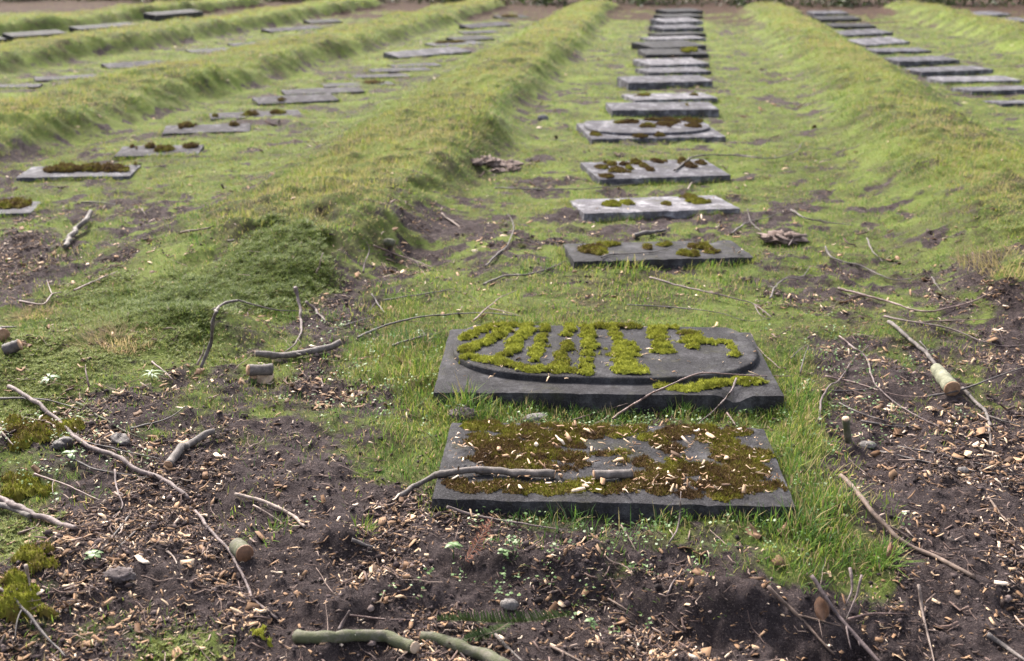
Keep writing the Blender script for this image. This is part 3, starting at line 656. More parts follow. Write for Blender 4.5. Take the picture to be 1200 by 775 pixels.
K('short straight pinkish stick right of the knotty curved twig', 'bark_pink', 4, [(359, 354, .03), (370, 365), (383, 377)])
K('pale splinter standing in dark moss on the ridge end', 'bark_pale', 3, [(371, 320), (375, 308, .03), (379, 297, .06)])
K('thin bent twig standing in soil at the ridge end', 'bark_pink', 2.2, [(426, 320), (428, 308, .02), (433, 294, .05), (430, 284, .07)])
K('long thin dark twig across the bare soil by the ridge', 'bark_red', 2.2, [(438, 288), (470, 300), (507, 313)])
K('straight pale stick on bare soil below the earth clods', 'bark_pale', 3.4, [(517, 251), (527, 258), (539, 266)])
K('hooked grey twig right of the bare soil patch', 'bark', 2.4, [(569, 312), (582, 299), (594, 288), (601, 272), (601, 261), (595, 251)], branches=[([(604, 280), (622, 283), (641, 286)], 1.8)])
K('long dark twig arching through grass left of the plated slab', 'bark_dark', 3, [(419, 396), (445, 384), (480, 374), (520, 369), (570, 367), (606, 370)])
K('dark stick in grass just left of the plated slab corner', 'bark_dark', 3.4, [(460, 405), (488, 396), (514, 391)])
K('short slanting twig at the start of the arching dark twig', 'bark', 2.4, [(436, 345), (443, 356), (451, 367)])
K('short dark twig lying on soil above the arching twig', 'bark_dark', 2.5, [(402, 382), (420, 376), (440, 372)])
K('straight dark twig in the grass above the arching one', 'bark_dark', 2.2, [(449, 352), (487, 346), (531, 339)])
K('grey twig rising to the half overgrown slab left corner', 'bark', 2.8, [(566, 333), (592, 323), (615, 322), (642, 315), (667, 305)])
K('forked brown twig in grass behind the plated slab', 'bark_red', 2.2, [(555, 376), (570, 362), (588, 348), (606, 340)], branches=[([(571, 361), (590, 365), (612, 371)], 1.8)])
K('dark broken stick with pale end between two pale slabs', 'bark_dark', 6, [(742, 276), (760, 273), (779, 269)], 'branch', taper=.55, cutend='a', cut='cut_pale')
K('twig lying along the half overgrown slab', 'bark_dark', 2, [(704, 302), (718, 298), (760, 296), (798, 288)])
K('long pale twig in grass behind the plated slab right half', 'bark_pink', 2.6, [(762, 325), (800, 336), (850, 347), (884, 357), (905, 372)], branches=[([(884, 357), (890, 368), (900, 374)], 1.5)])
K('thin dark twig in grass nearest behind the plated slab', 'bark_dark', 1.6, [(735, 357), (785, 360), (840, 366), (875, 376), (903, 374)])
K('forked grey twig right of the half overgrown slab', 'bark', 2.4, [(857, 274), (874, 262), (900, 255), (919, 248)], branches=[([(876, 245, .02), (880, 260), (893, 272)], 1.8)])
K('pale grey twig leading right beyond the forked grey twig', 'bark', 2.6, [(927, 246), (945, 256), (968, 260), (1000, 264)])
K('short twig leaning on the dirt heap right of the slabs', 'bark_pink', 2, [(924, 288), (932, 275, .03)])
K('long wavy grey twig on the grass below the right ridge', 'bark', 2.6, [(967, 289, .02), (972, 299), (985, 306), (1010, 312), (1030, 322), (1050, 328), (1069, 327)])
K('short curved grey twig above the long wavy one', 'bark', 2.4, [(1016, 279, .02), (1022, 294), (1035, 307)])
K('bent dark twig with pale broken tip right of overgrown slab', 'bark', 2.4, [(902, 350), (909, 336), (920, 327), (940, 324), (950, 312)])
K('long reddish twig bowed across the soil below right ridge', 'bark_red', 3.2, [(982, 338), (1010, 345), (1045, 355), (1075, 364), (1100, 364), (1140, 353), (1165, 340)])
K('long pale twig crossing above the cut green stump', 'bark_pink', 3, [(1036, 371), (1065, 377), (1115, 386), (1150, 400), (1175, 406), (1204, 404)])
K('straight reddish twig just above the long pale crossing twig', 'bark_red', 2, [(1075, 378), (1110, 376), (1165, 374)])
K('grey branch running down into the cut green stump', 'bark', 5, [(1043, 377), (1058, 391), (1078, 407), (1090, 420), (1099, 432)], 'branch', taper=.9, branches=[([(1078, 400), (1087, 412), (1085, 425)], 2)])
K('grey forked branch leading away below the cut green stump', 'bark', 4.5, [(1128, 455), (1142, 470), (1157, 487), (1160, 505), (1161, 523)], 'branch', taper=.6, branches=[([(1157, 487), (1178, 494), (1203, 500)], 3)])
K('short grey twig standing below the right ridge foot', 'bark', 1.8, [(1092, 325), (1098, 335), (1104, 342)])
K('small reddish twig in grass right of the plated slab', 'bark_red', 2, [(984, 394), (994, 402), (1004, 411)])
K('pink twig forming the left arm of the crossed pair', 'bark_pink', 3, [(960, 493), (962, 470), (972, 452), (984, 445), (1000, 422), (1018, 405, .03)])
K('pink twig forming the long right arm of the crossed pair', 'bark_pink', 3, [(994, 404, .02), (1014, 418), (1021, 440), (1031, 456), (1060, 479), (1101, 501)])
K('straight dark twig passing below the cut green stump', 'bark_dark', 3, [(1088, 465), (1130, 456, .01), (1165, 443, .03), (1204, 429, .05)])
K('thin upright grey twigs at the plated slab right corner', 'bark', 2, [(938, 438), (942, 420, .02), (948, 405, .04)], branches=[([(927, 420), (936, 411), (946, 404)], 1.6)])
K('reddish twig lying level between crossed pair and stump', 'bark_red', 2.4, [(967, 441), (1000, 448), (1050, 463), (1090, 466)])
K('thin dark twig under the crossed pink pair', 'bark_dark', 2, [(960, 458), (1010, 457), (1042, 450)])
K('dark slanting twig left below the crossed pink pair', 'bark_dark', 2.4, [(983, 472), (1010, 485), (1056, 499)])
K('short dark twig ending right of the pale topped stake', 'bark_dark', 3, [(1008, 494), (1040, 499), (1072, 501)])
K('long dark twig beside the small stone right of front slab', 'bark_dark', 2.4, [(1053, 523), (1100, 532), (1172, 549)])
K('second long dark twig below the first, beside the grey pebble', 'bark_dark', 2.8, [(1031, 529), (1080, 540), (1125, 550), (1204, 558)])
K('thick brown stick on bare soil right of the front slab', 'bark_brown', 6.5, [(985, 557, .03), (1004, 577, .02), (1030, 608, .01), (1060, 635), (1100, 655), (1141, 677)], 'branch', taper=.75)
K('dark twig laid across the plated slab right end', 'bark_red', 3, [(717, 491), (757, 465, .02), (790, 449, .045), (823, 438, .05), (867, 440, .03), (930, 441)], branches=[([(672, 492), (705, 482), (735, 473)], 2)])
K('thin twig hanging over the plated slab front edge', 'bark_pink', 2.6, [(863, 443, .035), (857, 458, .03), (841, 477, .02), (818, 497)])
K('reddish twig at the plated slab right back corner', 'bark_red', 2, [(880, 392), (890, 410), (915, 433)])
K('short reddish twig stub in the gap between two front slabs', 'bark_red', 2.6, [(852, 484, .01), (862, 499)])
K('long pale branch running down through the left woodchips', 'bark_pink', 6, [(10, 454), (33, 465), (65, 490), (80, 505), (105, 525), (135, 535), (160, 550), (182, 557), (200, 568), (223, 586)], 'branch', taper=.85)
K('straight pinkish stick continuing below the long left branch', 'bark_pink', 5.2, [(229, 599), (248, 622), (270, 647), (287, 680), (298, 703), (325, 726)], 'branch', taper=.6, branches=[([(288, 690), (276, 688), (264, 682)], 2), ([(298, 705), (288, 700), (282, 693)], 3)])
K('thin dark twig at far left above the long branch', 'bark_dark', 2.6, [(0, 467), (50, 468), (96, 480)])
K('mossy green stick right of the long left branch', 'bark_green', 3.6, [(90, 472), (120, 490), (142, 504), (165, 513)])
K('dark twig lying beside and above the long left branch', 'bark_dark', 3, [(75, 497), (90, 514), (120, 523), (188, 538)])
K('thin dark twig crossing under the long left branch', 'bark_dark', 2.8, [(77, 535), (120, 552), (176, 560)])
K('short curved grey log with cut end on left woodchips', 'bark', 10, [(195, 546), (205, 536), (222, 519), (251, 507)], 'branch', taper=.7, cutend='a')
K('crooked dark twig above the curved grey log', 'bark_dark', 2.8, [(152, 503), (175, 497), (192, 492), (206, 485), (218, 476)])
K('bent pinkish twig below the long left branch', 'bark_pink', 3.4, [(134, 551), (136, 571), (143, 589), (140, 600), (131, 608)])
K('short pale twig at left edge beside the yellow moss', 'bark_pale', 3.4, [(0, 502), (8, 513), (16, 522)])
K('dark red twig running across chips towards the left thick stick', 'bark_red', 3, [(40, 556), (75, 567), (100, 579), (118, 587)])
K('thick pinkish stick entering from the left edge', 'bark_pink', 8, [(-6, 581), (22, 595, .01), (45, 605), (88, 621)], 'branch', taper=.7)
K('thick dark stick just under the pinkish one at left edge', 'bark', 7, [(-6, 590), (18, 598), (36, 605)], 'branch', taper=.8)
K('curved brown twig looping below the left thick sticks', 'bark_brown', 3.8, [(22, 626), (42, 617), (51, 602)])
K('straight grey twig leaning among weeds at lower left', 'bark', 3, [(166, 616), (145, 636), (121, 660)])
K('darker twig parallel to the straight leaning grey one', 'bark_dark', 3, [(152, 604), (128, 634), (96, 662)])
K('small bent pale twig on the lower left woodchips', 'bark_pale', 3, [(195, 646), (204, 654), (209, 668)])
K('arched reddish twig in lower left chips by the moss', 'bark_red', 2.8, [(75, 692), (100, 685), (126, 696)])
K('dark stick running into the bottom left corner', 'bark_dark', 6, [(-4, 688), (25, 712), (50, 740), (76, 770)], 'branch')
K('pale upright twig by the bottom left moss cushion', 'bark_pale', 3.6, [(31, 662, .03), (35, 682), (38, 706)])
K('pale peeled stick alone on the woodchips left of centre', 'bark_pale', 5, [(275, 580), (310, 589), (338, 602), (358, 618)], 'branch', taper=.8)
K('thin pale stick just below the lone peeled stick', 'bark_pale', 2.6, [(297, 592), (315, 602), (332, 614)])
K('short grey stick standing behind the mossy fallen branch', 'bark_pink', 5.5, [(397, 739), (403, 727, .01), (408, 717, .03)])
K('level dark red twig behind the mossy fallen branch', 'bark_red', 3, [(410, 721), (450, 725), (490, 726)])
K('pinkish twig lying against the front slab base', 'bark_pink', 4, [(524, 594, .02), (560, 605), (600, 612), (660, 621)])
K('thick bent branch resting on the front slab left half', 'bark', 10, [(650, 557), (620, 554), (590, 552), (545, 551), (515, 556), (490, 569), (466, 581)], 'branch', taper=.6, cutend='a')
K('short log piece resting in the middle of the front slab', 'bark', 11, [(695, 557), (718, 556), (741, 553)], 'log_piece', taper=.92, cutend='ab')
K('thin pale twig standing up before the front slab', 'bark_pink', 2.8, [(784, 638), (793, 622, .01), (797, 605, .03), (798, 576, .06)])
K('left mossy green half of the broken fallen branch', 'bark_green', 14, [(346, 748), (375, 747), (400, 744), (430, 745), (460, 749), (488, 757)], 'branch', taper=.95, cutend='b', cut='cut_pale')
K('right mossy green half of the broken fallen branch', 'bark_green', 14, [(495, 747), (520, 751), (545, 759), (580, 775), (630, 800)], 'branch', taper=1.1, cutend='a', cut='cut')
K('curved thin twig on soil below the front slab', 'bark_pink', 2.4, [(782, 697), (790, 681), (800, 672), (807, 667)])
K('dark stick beneath the fir sprig at bottom', 'bark', 6, [(581, 744), (593, 757), (612, 776)])
K('slanting brown stick at bottom centre right of fir sprig', 'bark_brown', 5, [(645, 757), (665, 767), (694, 781)])
K('short brown twig in centre of the bottom soil', 'bark_brown', 3, [(712, 702), (728, 711), (745, 722)])
K('brown twig standing in the small bank below the front slab', 'bark_brown', 2.8, [(728, 615, .03), (737, 630, .01), (746, 647)])
K('long pinkish stick from the grass corner to the bottom edge', 'bark_pink', 5.5, [(950, 674, .02), (968, 702, .01), (986, 727), (1032, 779)], 'branch', taper=.9)
K('long brown stick crossing under the long pinkish one', 'bark_brown', 5, [(899, 688, .01), (925, 713), (942, 729), (978, 768)], 'branch', taper=.6, branches=[([(936, 721), (960, 727), (985, 734)], 3.4)])
K('short purple twig upright near the dead brown leaf', 'bark_pink', 4, [(997, 666, .03), (999, 690, .01), (991, 708)])
K('slanting twig right of the short purple upright one', 'bark_pink', 3.6, [(1010, 674, .03), (1003, 700, .01), (992, 727)])
K('level reddish twig right of the dead brown leaf', 'bark_red', 3, [(994, 726), (1020, 720), (1062, 719)])
K('pale thin stick standing at lower right in bare soil', 'bark_pale', 4, [(1076, 684, .03), (1080, 715, .01), (1088, 748), (1095, 779)])
K('thick grey stick at the bottom right corner', 'bark', 7, [(1158, 744), (1180, 758), (1206, 778)], 'branch')
K('small pale splinter on soil by the thick brown stick', 'bark_pale', 3, [(1062, 620), (1070, 629), (1079, 634)])
K('brown twig at right edge lower soil', 'bark_brown', 3, [(1158, 583), (1175, 606), (1204, 630)])
K('long thin dark twig left of the moss dotted slab', 'bark_dark', 2, [(580, 220), (630, 222), (690, 221), (722, 218), (750, 214)])
K('long arched grey twig lying over the moss dotted slab', 'bark', 2.4, [(790, 200), (803, 190), (816, 183), (860, 182), (900, 186), (930, 179), (940, 168)])
K('small pale grey forked twig before the moss dotted slab', 'bark_pale', 2.2, [(806, 223), (809, 216), (816, 212)])
K('small upright twig in the moss below the dry grass tussock', 'bark_red', 2.6, [(104, 453), (102, 441, .02), (100, 428, .04)])
K('red brown twig below the dry grass tussock', 'bark_red', 2.6, [(178, 424), (192, 435), (204, 446)])
K('short dark twig stub left of the front slab by chips', 'bark_dark', 6, [(412, 633), (428, 640), (441, 643)])
K('brown twig ending among chips at lower centre left', 'bark_brown', 3, [(302, 706), (318, 720), (334, 735)])

print('t9 %.1f' % (time.time() - T0))
# ---------------------------------------------------------------- stumps, stones, clods, leaves, plants
def lump(label, name, cat, px, py, rx, ry, rz, mt, seed, rough=.25, freq=1.6, sink=.3, yaw=0, res=18):
    c = on_ground(px, py); mb = MB()
    th = np.linspace(0, np.pi, res); ph = np.linspace(0, 2 * np.pi, res * 2 + 1)[:-1]
    A, Bm = np.meshgrid(th, ph, indexing='ij'); x, y, z = np.sin(A) * np.cos(Bm), np.sin(A) * np.sin(Bm), np.cos(A)
    k = 1 + rough * fbm(x * 1.3 + seed + z, y * 1.3 - z * 1.7 + seed, freq, 4, seed)
    V = np.stack([x * k * rx, y * k * ry, z * k * rz + rz * (1 - 2 * sink)], -1).reshape(-1, 3)
    i = np.arange(res * res * 2).reshape(res, res * 2); j = np.roll(i, -1, 1)
    mb.add(V, np.stack([i[:-1], i[1:], j[1:], j[:-1]], -1).reshape(-1, 4))
    o = mb.build(name, M[mt]); o.location = tuple(c); o.rotation_euler = (0, 0, yaw)
    return tag(o, label, cat)
def log(label, name, a, b, r1, r2, mt, cutm, ends='b', cat='log'):
    A = on_ground(*a[:2], a[2] if len(a) > 2 else r1 * .7); B = on_ground(*b[:2], b[2] if len(b) > 2 else r2 * .7)
    t = np.linspace(0, 1, 14); Pn = A + (B - A) * t[:, None]
    rr = (r1 + (r2 - r1) * t) * (1 + .07 * fbm(t, t * 0 + a[0], 6, 2, 9))
    mb = MB(); V, Qd, Tt = tube(Pn, rr, 16); V = V + .06 * r1 * fbm(V[:, 0:1] + V[:, 2:3], V[:, 1:2], 60, 2, 3); mb.add(V, Qd, Tt)
    root = mb.build(name, M[mt], origin=A); tag(root, label, cat)
    for e in ends:
        q, d, r_ = (A, A - B, r1) if e == 'a' else (B, B - A, r2)
        d = d / np.linalg.norm(d); c = MB(); c.add(*tube(np.array([q - d * .001, q + d * .003]), [r_ * 1.02, r_ * .96], 16))
        ch = c.build('cut_face', M[cutm], root, smooth=False); ch.matrix_parent_inverse = Matrix.Translation(-A)
    return root
log('pale green stump piece with orange cut end among right twigs', 'stump', (1097, 432, .045), (1116, 456, .026), .024, .030, 'bark_lime', 'cut', 'b', 'stump')
log('dark cut log lying on the pale cut stump at left', 'log', (291, 434, .045), (318, 433, .05), .020, .022, 'bark', 'cut', 'a')
log('low reddish cut stump under the dark cut log', 'stump', (308, 446, -.01), (309, 440, .025), .040, .036, 'bark_brown', 'cut_pale', 'b', 'stump')
log('small upright stub left of the dark cut log', 'stump', (295, 449, -.01), (297, 441, .03), .016, .014, 'bark_green', 'cut', 'b', 'stump')
K('thick curved cut branch behind the dark cut log', 'bark', 7.5, [(297, 416), (330, 416), (360, 413), (385, 409), (398, 402, .02)], 'branch', taper=1.1, cutend='ab', cut='cut_pale')
log('small mossy stump with rusty cut face beside the pinkish stick', 'stump', (278, 640, .014), (287, 649, .018), .021, .023, 'bark_green', 'deadleaf', 'b', 'stump')
log('thin upright stake with pale cut top right of the front slab', 'stake', (995, 524, -.02), (991, 491, .09), .012, .012, 'bark_green', 'cut_pale', 'b', 'stake')
log('small cut stub in the shaded soil by the ridge end', 'stump', (453, 284, .05), (459, 285, .03), .022, .022, 'bark_green', 'cut', 'b', 'stump')
log('sawn wood block with orange cut face at left edge', 'wood_block', (-16, 390, .03), (4, 393, .025), .026, .026, 'bark', 'cut', 'b', 'wood block')
log('dark log stub at left edge below the sawn wood block', 'log', (5, 411), (23, 404, .035), .024, .022, 'bark_dark', 'cut', 'b')
lump('rounded brown stone right of the stake', 'stone_lump', 'stone', 1017, 523, .028, .018, .012, 'rock', 3, yaw=.2)
lump('grey pebble between the two long dark twigs', 'stone_lump', 'stone', 1128, 553, .018, .012, .011, 'rock', 5)
lump('pale grey stone wedge behind the front slab back edge', 'stone_lump', 'stone', 626, 492, .04, .022, .014, 'rock', 8, yaw=.5)
lump('pale pinkish stone behind the fir sprig', 'stone_lump', 'stone', 596, 711, .022, .016, .014, 'rock', 11)
lump('dark wedge of wood on chips above the curved grey log', 'wood_wedge', 'wood piece', 139, 518, .045, .024, .018, 'bark_dark', 14, .4, yaw=-.5)
lump('dark broken wood lump beside the long left branch', 'wood_wedge', 'wood piece', 74, 522, .03, .022, .016, 'bark_dark', 15, .4, yaw=.9)
lump('brown mud lump on the lower left chips', 'mud_lump', 'clod', 140, 676, .035, .025, .014, 'clod', 16, .5, 3)
lump('small white stone on the lawn beside the ridge foot', 'stone_lump', 'stone', 636, 141, .05, .04, .035, 'stone_pale', 19)
for i, (px, py, a, b, c) in enumerate([(572, 193, .08, .08, .035), (590, 197, .10, .09, .035), (602, 202, .05, .05, .03), (558, 192, .05, .05, .022), (582, 202, .05, .05, .02)]):
    lump(['biggest left clod of the brown earth heap on the lawn', 'broad middle clod of the brown earth heap on the lawn', 'right end clod of the brown earth heap on the lawn',
          'left end clod of the brown earth heap on the lawn', 'front clod of the brown earth heap on the lawn'][i], 'earth_clod', 'clod', px, py, a, b, c, 'turfclod', 21 + i, .75, 3.2)
lump('dark crumbly molehill on grass right of the pale slab', 'molehill', 'molehill', 918, 281, .10, .085, .028, 'turfclod', 31, .8, 3.8)
lump('small dark molehill in grass between the two front slabs', 'molehill', 'molehill', 543, 488, .04, .035, .02, 'clod', 33, .4, 3.2)

def blades(bx, by, bz, length, width, yaw, lean, bend, segs, dirx=None):
    """returns verts, quads, tris for N curved blades; lean: horizontal offset of tip / length"""
    N = len(bx); c, s = np.cos(yaw), np.sin(yaw)
    d = np.stack([c, s], -1) if dirx is None else dirx
    side = np.stack([-d[:, 1], d[:, 0], d[:, 0] * 0], -1)
    base = np.stack([bx, by, bz], -1)
    def pt(t):
        hor = lean * length * (t * (1 - bend) + bend * t * t); ver = length * np.sqrt(np.maximum(.05, 1 - np.minimum(lean, .97) ** 2)) * (t - .35 * bend * t * t)
        return base + np.concatenate([d * hor[:, None], ver[:, None]], -1)
    if segs == 1:
        V = np.stack([base - side * width[:, None], base + side * width[:, None], pt(1.0)], 1).reshape(-1, 3)
        return V, None, np.arange(3 * N).reshape(N, 3), 3
    m = pt(.55)
    V = np.stack([base - side * width[:, None] * .8, base + side * width[:, None] * .8, m + side * width[:, None] * .85, m - side * width[:, None] * .85, pt(1.0)], 1).reshape(-1, 3)
    i = np.arange(N) * 5
    return V, np.stack([i, i + 1, i + 2, i + 3], -1), np.stack([i + 3, i + 2, i + 4], -1), 5

# dry tussock, seedlings, sprigs
def tuft(label, name, cat, px, py, n, rad, ln, tone, mt='grass', lean=(.3, .95), w=.0014):
    c = on_ground(px, py); a = rng.uniform(0, 6.283, n); rr = rad * np.sqrt(rng.random(n))
    bx, by = rr * np.cos(a), rr * np.sin(a); yaw = a + rng.normal(0, .8, n)
    V, q, t, k = blades(bx, by, bx * 0 - .01, ln * rng.uniform(.5, 1.1, n), np.full(n, w), yaw, rng.uniform(*lean, n), rng.uniform(.3, 1, n), 2)
    o = link(name, np_mesh(name, V, q, t, np.repeat(np.clip(rng.normal(tone, .07, n), 0, 1), k), material=M[mt])); o.location = tuple(c)
    return tag(o, label, cat)
tuft('dry straw coloured grass tussock in front of the moss mound', 'grass_tussock', 'tussock', 138, 404, 1100, .16, .12, .07, lean=(.5, .99))
tuft('small dry grass tuft left of the big straw tussock', 'grass_tussock', 'tussock', 40, 372, 250, .08, .08, .06)
tuft('dry faded grass tussock on the right ridge end', 'grass_tussock', 'tussock', 1182, 312, 420, .22, .13, .14, lean=(.4, .97), w=.0018)
tuft('green grass tuft beside the dark molehill corner at right', 'grass_tussock', 'tussock', 1032, 660, 50, .03, .11, .6, w=.002)
tuft('fresh green grass tuft on chips beside the mossy stump', 'grass_tussock', 'tussock', 312, 626, 60, .07, .06, .55, w=.0016)
tuft('small bright grass tuft by the dark twig stub', 'grass_tussock', 'tussock', 424, 622, 40, .03, .06, .5, w=.0016)
def seedling(label, px, py, n, ln, wd, h, tone):
    c = on_ground(px, py); mb = MB()
    mb.add(*tube(np.array([[0, 0, -.01], [.002, 0, h * .5], [0, .002, h]]), [.0015, .0015, .001], 5), tint=.2)
    root = mb.build('seedling', M['leaf']); root.location = tuple(c); tag(root, label, 'plant')
    for i in range(n):
        a = i * 2.4 + random.random(); k = ln * random.uniform(.6, 1.1); z = h * random.uniform(.5, 1)
        d = np.array([math.cos(a), math.sin(a), 0]); s = np.array([-d[1], d[0], 0]); V = []
        for t in np.linspace(0, 1, 7):
            q = d * k * t + np.array([0, 0, z + k * (.35 * t - .5 * t * t)]); ww = wd * math.sin(math.pi * min(.97, t * .9 + .06))
            V += [q - s * ww + [0, 0, .2 * ww], q, q + s * ww + [0, 0, .2 * ww]]
        Qd = [(3 * r_ + o_, 3 * r_ + o_ + 1, 3 * r_ + o_ + 4, 3 * r_ + o_ + 3) for r_ in range(6) for o_ in (0, 1)]
        lf = MB(); lf.add(V, Qd, tint=tone + random.uniform(-.15, .15)); lf.build('leaf', M['leaf'], root)
seedling('bluish green leafy plant in the left moss', 58, 450, 9, .04, .006, .03, .5)
seedling('bluish green narrow leaved plant below the straw tussock', 178, 446, 10, .05, .004, .035, .55)
seedling('small green seedling on soil left of the dead fern', 531, 655, 7, .025, .006, .05, .6)
seedling('tiny green seedling at bottom centre soil', 692, 738, 6, .02, .005, .03, .6)
seedling('small round leaved seedling beside the soil bank lump', 590, 653, 5, .02, .007, .02, .6)
seedling('small green plant in the chips left of the curved log', 84, 540, 8, .03, .008, .03, .7)
seedling('broad leaved green plant on the lower left chips', 110, 660, 6, .03, .008, .03, .5)
def frond(label, name, pts, mt, nl, wd, up, cat, lift=.0, tone=.5, stemr=.0016):
    A3 = np.array([on_ground(a, b, lf) for a, b, lf in pts]); path = catmull(A3, 12); mb = MB(); mb.add(*tube(path, np.linspace(stemr, stemr * .5, len(path)), 5), tint=.3)
    root = mb.build('stem', M['bark_brown']); root.name = name
    tag(root, label, cat); lv = MB()
    s = np.linspace(0, len(path) - 1.001, nl)
    for k, u in enumerate(s):
        i = int(u); q = path[i] + (path[i + 1] - path[i]) * (u - i); T = path[i + 1] - path[i]; T = T / np.linalg.norm(T)
        sd = np.cross(T, [0, 0, 1]); sd /= np.linalg.norm(sd); prof = wd * (math.sin(math.pi * (.15 + .8 * k / nl)) ** .5)
        for sg in (-1, 1):
            for vv in range(up[1]):
                d = sd * sg * random.uniform(.5, 1) + np.array([0, 0, 1]) * random.uniform(*up[0]) + T * random.uniform(.15, .5)
                d /= np.linalg.norm(d); L = prof * random.uniform(.8, 1.1); nrm = np.cross(d, T); nrm /= np.linalg.norm(nrm) + 1e-9; t2 = np.cross(nrm, d)
                w_ = .0018 if mt == 'fir' else .0011
                lv.add([q - t2 * w_, q + t2 * w_, q + d * L * .7 + t2 * w_ * .9, q + d * L * .7 - t2 * w_ * .9, q + d * L], [(0, 1, 2, 3)], [(3, 2, 4)], tint=random.uniform(.1, .9))
    lv.build('needles' if mt == 'fir' else 'leaflets', M[mt], root, smooth=False)
    return root
frond('flat green fir sprig lying on the bottom soil', 'fir_sprig', [(668, 722, .03), (630, 728, .045), (590, 730, .05), (550, 728, .045), (514, 727, .035)], 'fir', 80, .034, ((.3, 1.2), 1), 'fir sprig')
frond('shorter dark fir sprig under the flat green one', 'fir_sprig', [(600, 728, .03), (580, 740, .03), (560, 746, .025), (545, 750, .02)], 'fir', 40, .024, ((-.1, .6), 2), 'fir sprig')
frond('rust red dead fern sprig on soil before the front slab', 'dead_fern', [(546, 657, .03), (556, 643, .05), (566, 625, .07), (574, 612, .085)], 'fern', 18, .028, ((-.4, .4), 2), 'fern')
def leaf_(label, px, py, size, yaw, pitch, mt='deadleaf'):
    c = on_ground(px, py, .01); mb = MB(); V = []; n = 9
    for i in range(n):
        for j in range(n):
            u, v = i / (n - 1) * 2 - 1, j / (n - 1); w = math.sin(math.pi * (.12 + .8 * v)) ** .7 * (1 + .15 * math.sin(v * 25))
            V.append((u * w * size * .38, size * .45 * (u * u * w) + .12 * size * math.sin(4 * v + 3 * u), v * size * (1 - .12 * u)))
    Qd = [(i * n + j, (i + 1) * n + j, (i + 1) * n + j + 1, i * n + j + 1) for i in range(n - 1) for j in range(n - 1)]
    mb.add(V, Qd); o = mb.build('dead_leaf', M[mt]); o.location = tuple(c); o.rotation_euler = (pitch, 0, yaw)
    return tag(o, label, 'leaf')
leaf_('large dark brown dead leaf propped in the lower right hollow', 966, 727, .05, .2, -.35)
leaf_('curled brown dead leaf by the grass corner', 1040, 652, .035, -.6, -.5)
leaf_('brown curled leaf on chips by the front slab corner', 893, 628, .045, .9, -1.25, 'cut')
leaf_('folded tan leaf in the grass right of the front slab', 912, 624, .04, -.7, -1.1, 'cut')

# cushions of moss on the ground
def cushion(label, px, py, rx, ry, h, tone, fuzz=.6):
    c = on_ground(px, py); r0 = np.random.default_rng(int(px * 7 + py)); 
    cells = [(r0.normal(0, rx * .5), r0.normal(0, ry * .5), rx * r0.uniform(.3, .55), ry * r0.uniform(.3, .55), r0.uniform(.7, 1.1)) for _ in range(16)]
    zf = lambda U, Vv: (ground_z(U.ravel() + c[0], Vv.ravel() + c[1]).reshape(U.shape) - c[2])
    o = moss_mesh(cells, zf, lambda U, Vv, Z: np.stack([U, Vv, Z], -1), .006, h, tone, int(px), fuzz, name='moss_cushion')
    o.location = tuple(c); tag(o, label, 'moss')
cushion('upper yellow green moss cushion at the lower left edge', 38, 655, .06, .045, .022, .5)
cushion('lower yellow green moss cushion in the bottom left corner', 22, 700, .06, .05, .02, .42)
cushion('yellow moss cushion below the left thick sticks', 30, 570, .07, .06, .02, .55)
cushion('olive moss cushion by the left edge among twigs', 45, 505, .11, .09, .02, .5)
cushion('small bright moss tuft left of the mossy fallen branch', 305, 747, .022, .02, .02, .8)

print('t10 %.1f' % (time.time() - T0))
# ---------------------------------------------------------------- hedge at the far end
N = 60000; hx = rng.uniform(-36, 18, N); hy = 37.5 + rng.normal(0, .9, N); top = 1.5 + .6 * fbm(hx, hx * 0, .6, 3, 71); hx = hx + .5 * np.sin(hx * 2.1)
hz = top * rng.random(N) - .05; hy += 2.2 * fbm(hx, hz * .4, .5, 4, 72) - 1.6 * (hz < .3) * rng.random(N)
s_ = rng.uniform(.03, .09, N); D1 = rng.normal(0, 1, (N, 3)); D1 /= np.linalg.norm(D1, axis=1, keepdims=True); D2 = np.cross(D1, rng.normal(0, 1, (N, 3))); D2 /= np.linalg.norm(D2, axis=1, keepdims=True)
c3 = np.stack([hx, hy, hz], -1)
V = np.stack([c3 - D1 * s_[:, None], c3 + D2 * s_[:, None] * .5, c3 + D1 * s_[:, None], c3 - D2 * s_[:, None] * .5], 1).reshape(-1, 3)
hd = bpy.data.objects.new('hedge', None); COL.objects.link(hd); tag(hd, 'dark green hedge closing the far end of the burial field', 'hedge')
link('foliage', np_mesh('foliage', V, np.arange(4 * N).reshape(N, 4), tint=np.repeat(np.clip(rng.normal(.4, .2, N), 0, 1), 4), material=M['hedge']), hd)
st = MB()
for x in np.arange(-35.5, 18, .7):
    y0 = 37.5 + random.uniform(-.15, .15); st.add(*tube(np.array([[x, y0, -.1], [x + random.uniform(-.1, .1), y0, .6], [x + random.uniform(-.2, .2), y0, 1.25]]), [.03, .022, .01], 6))
st.build('stems', M['bark_dark'], hd)

print('t11 %.1f' % (time.time() - T0))
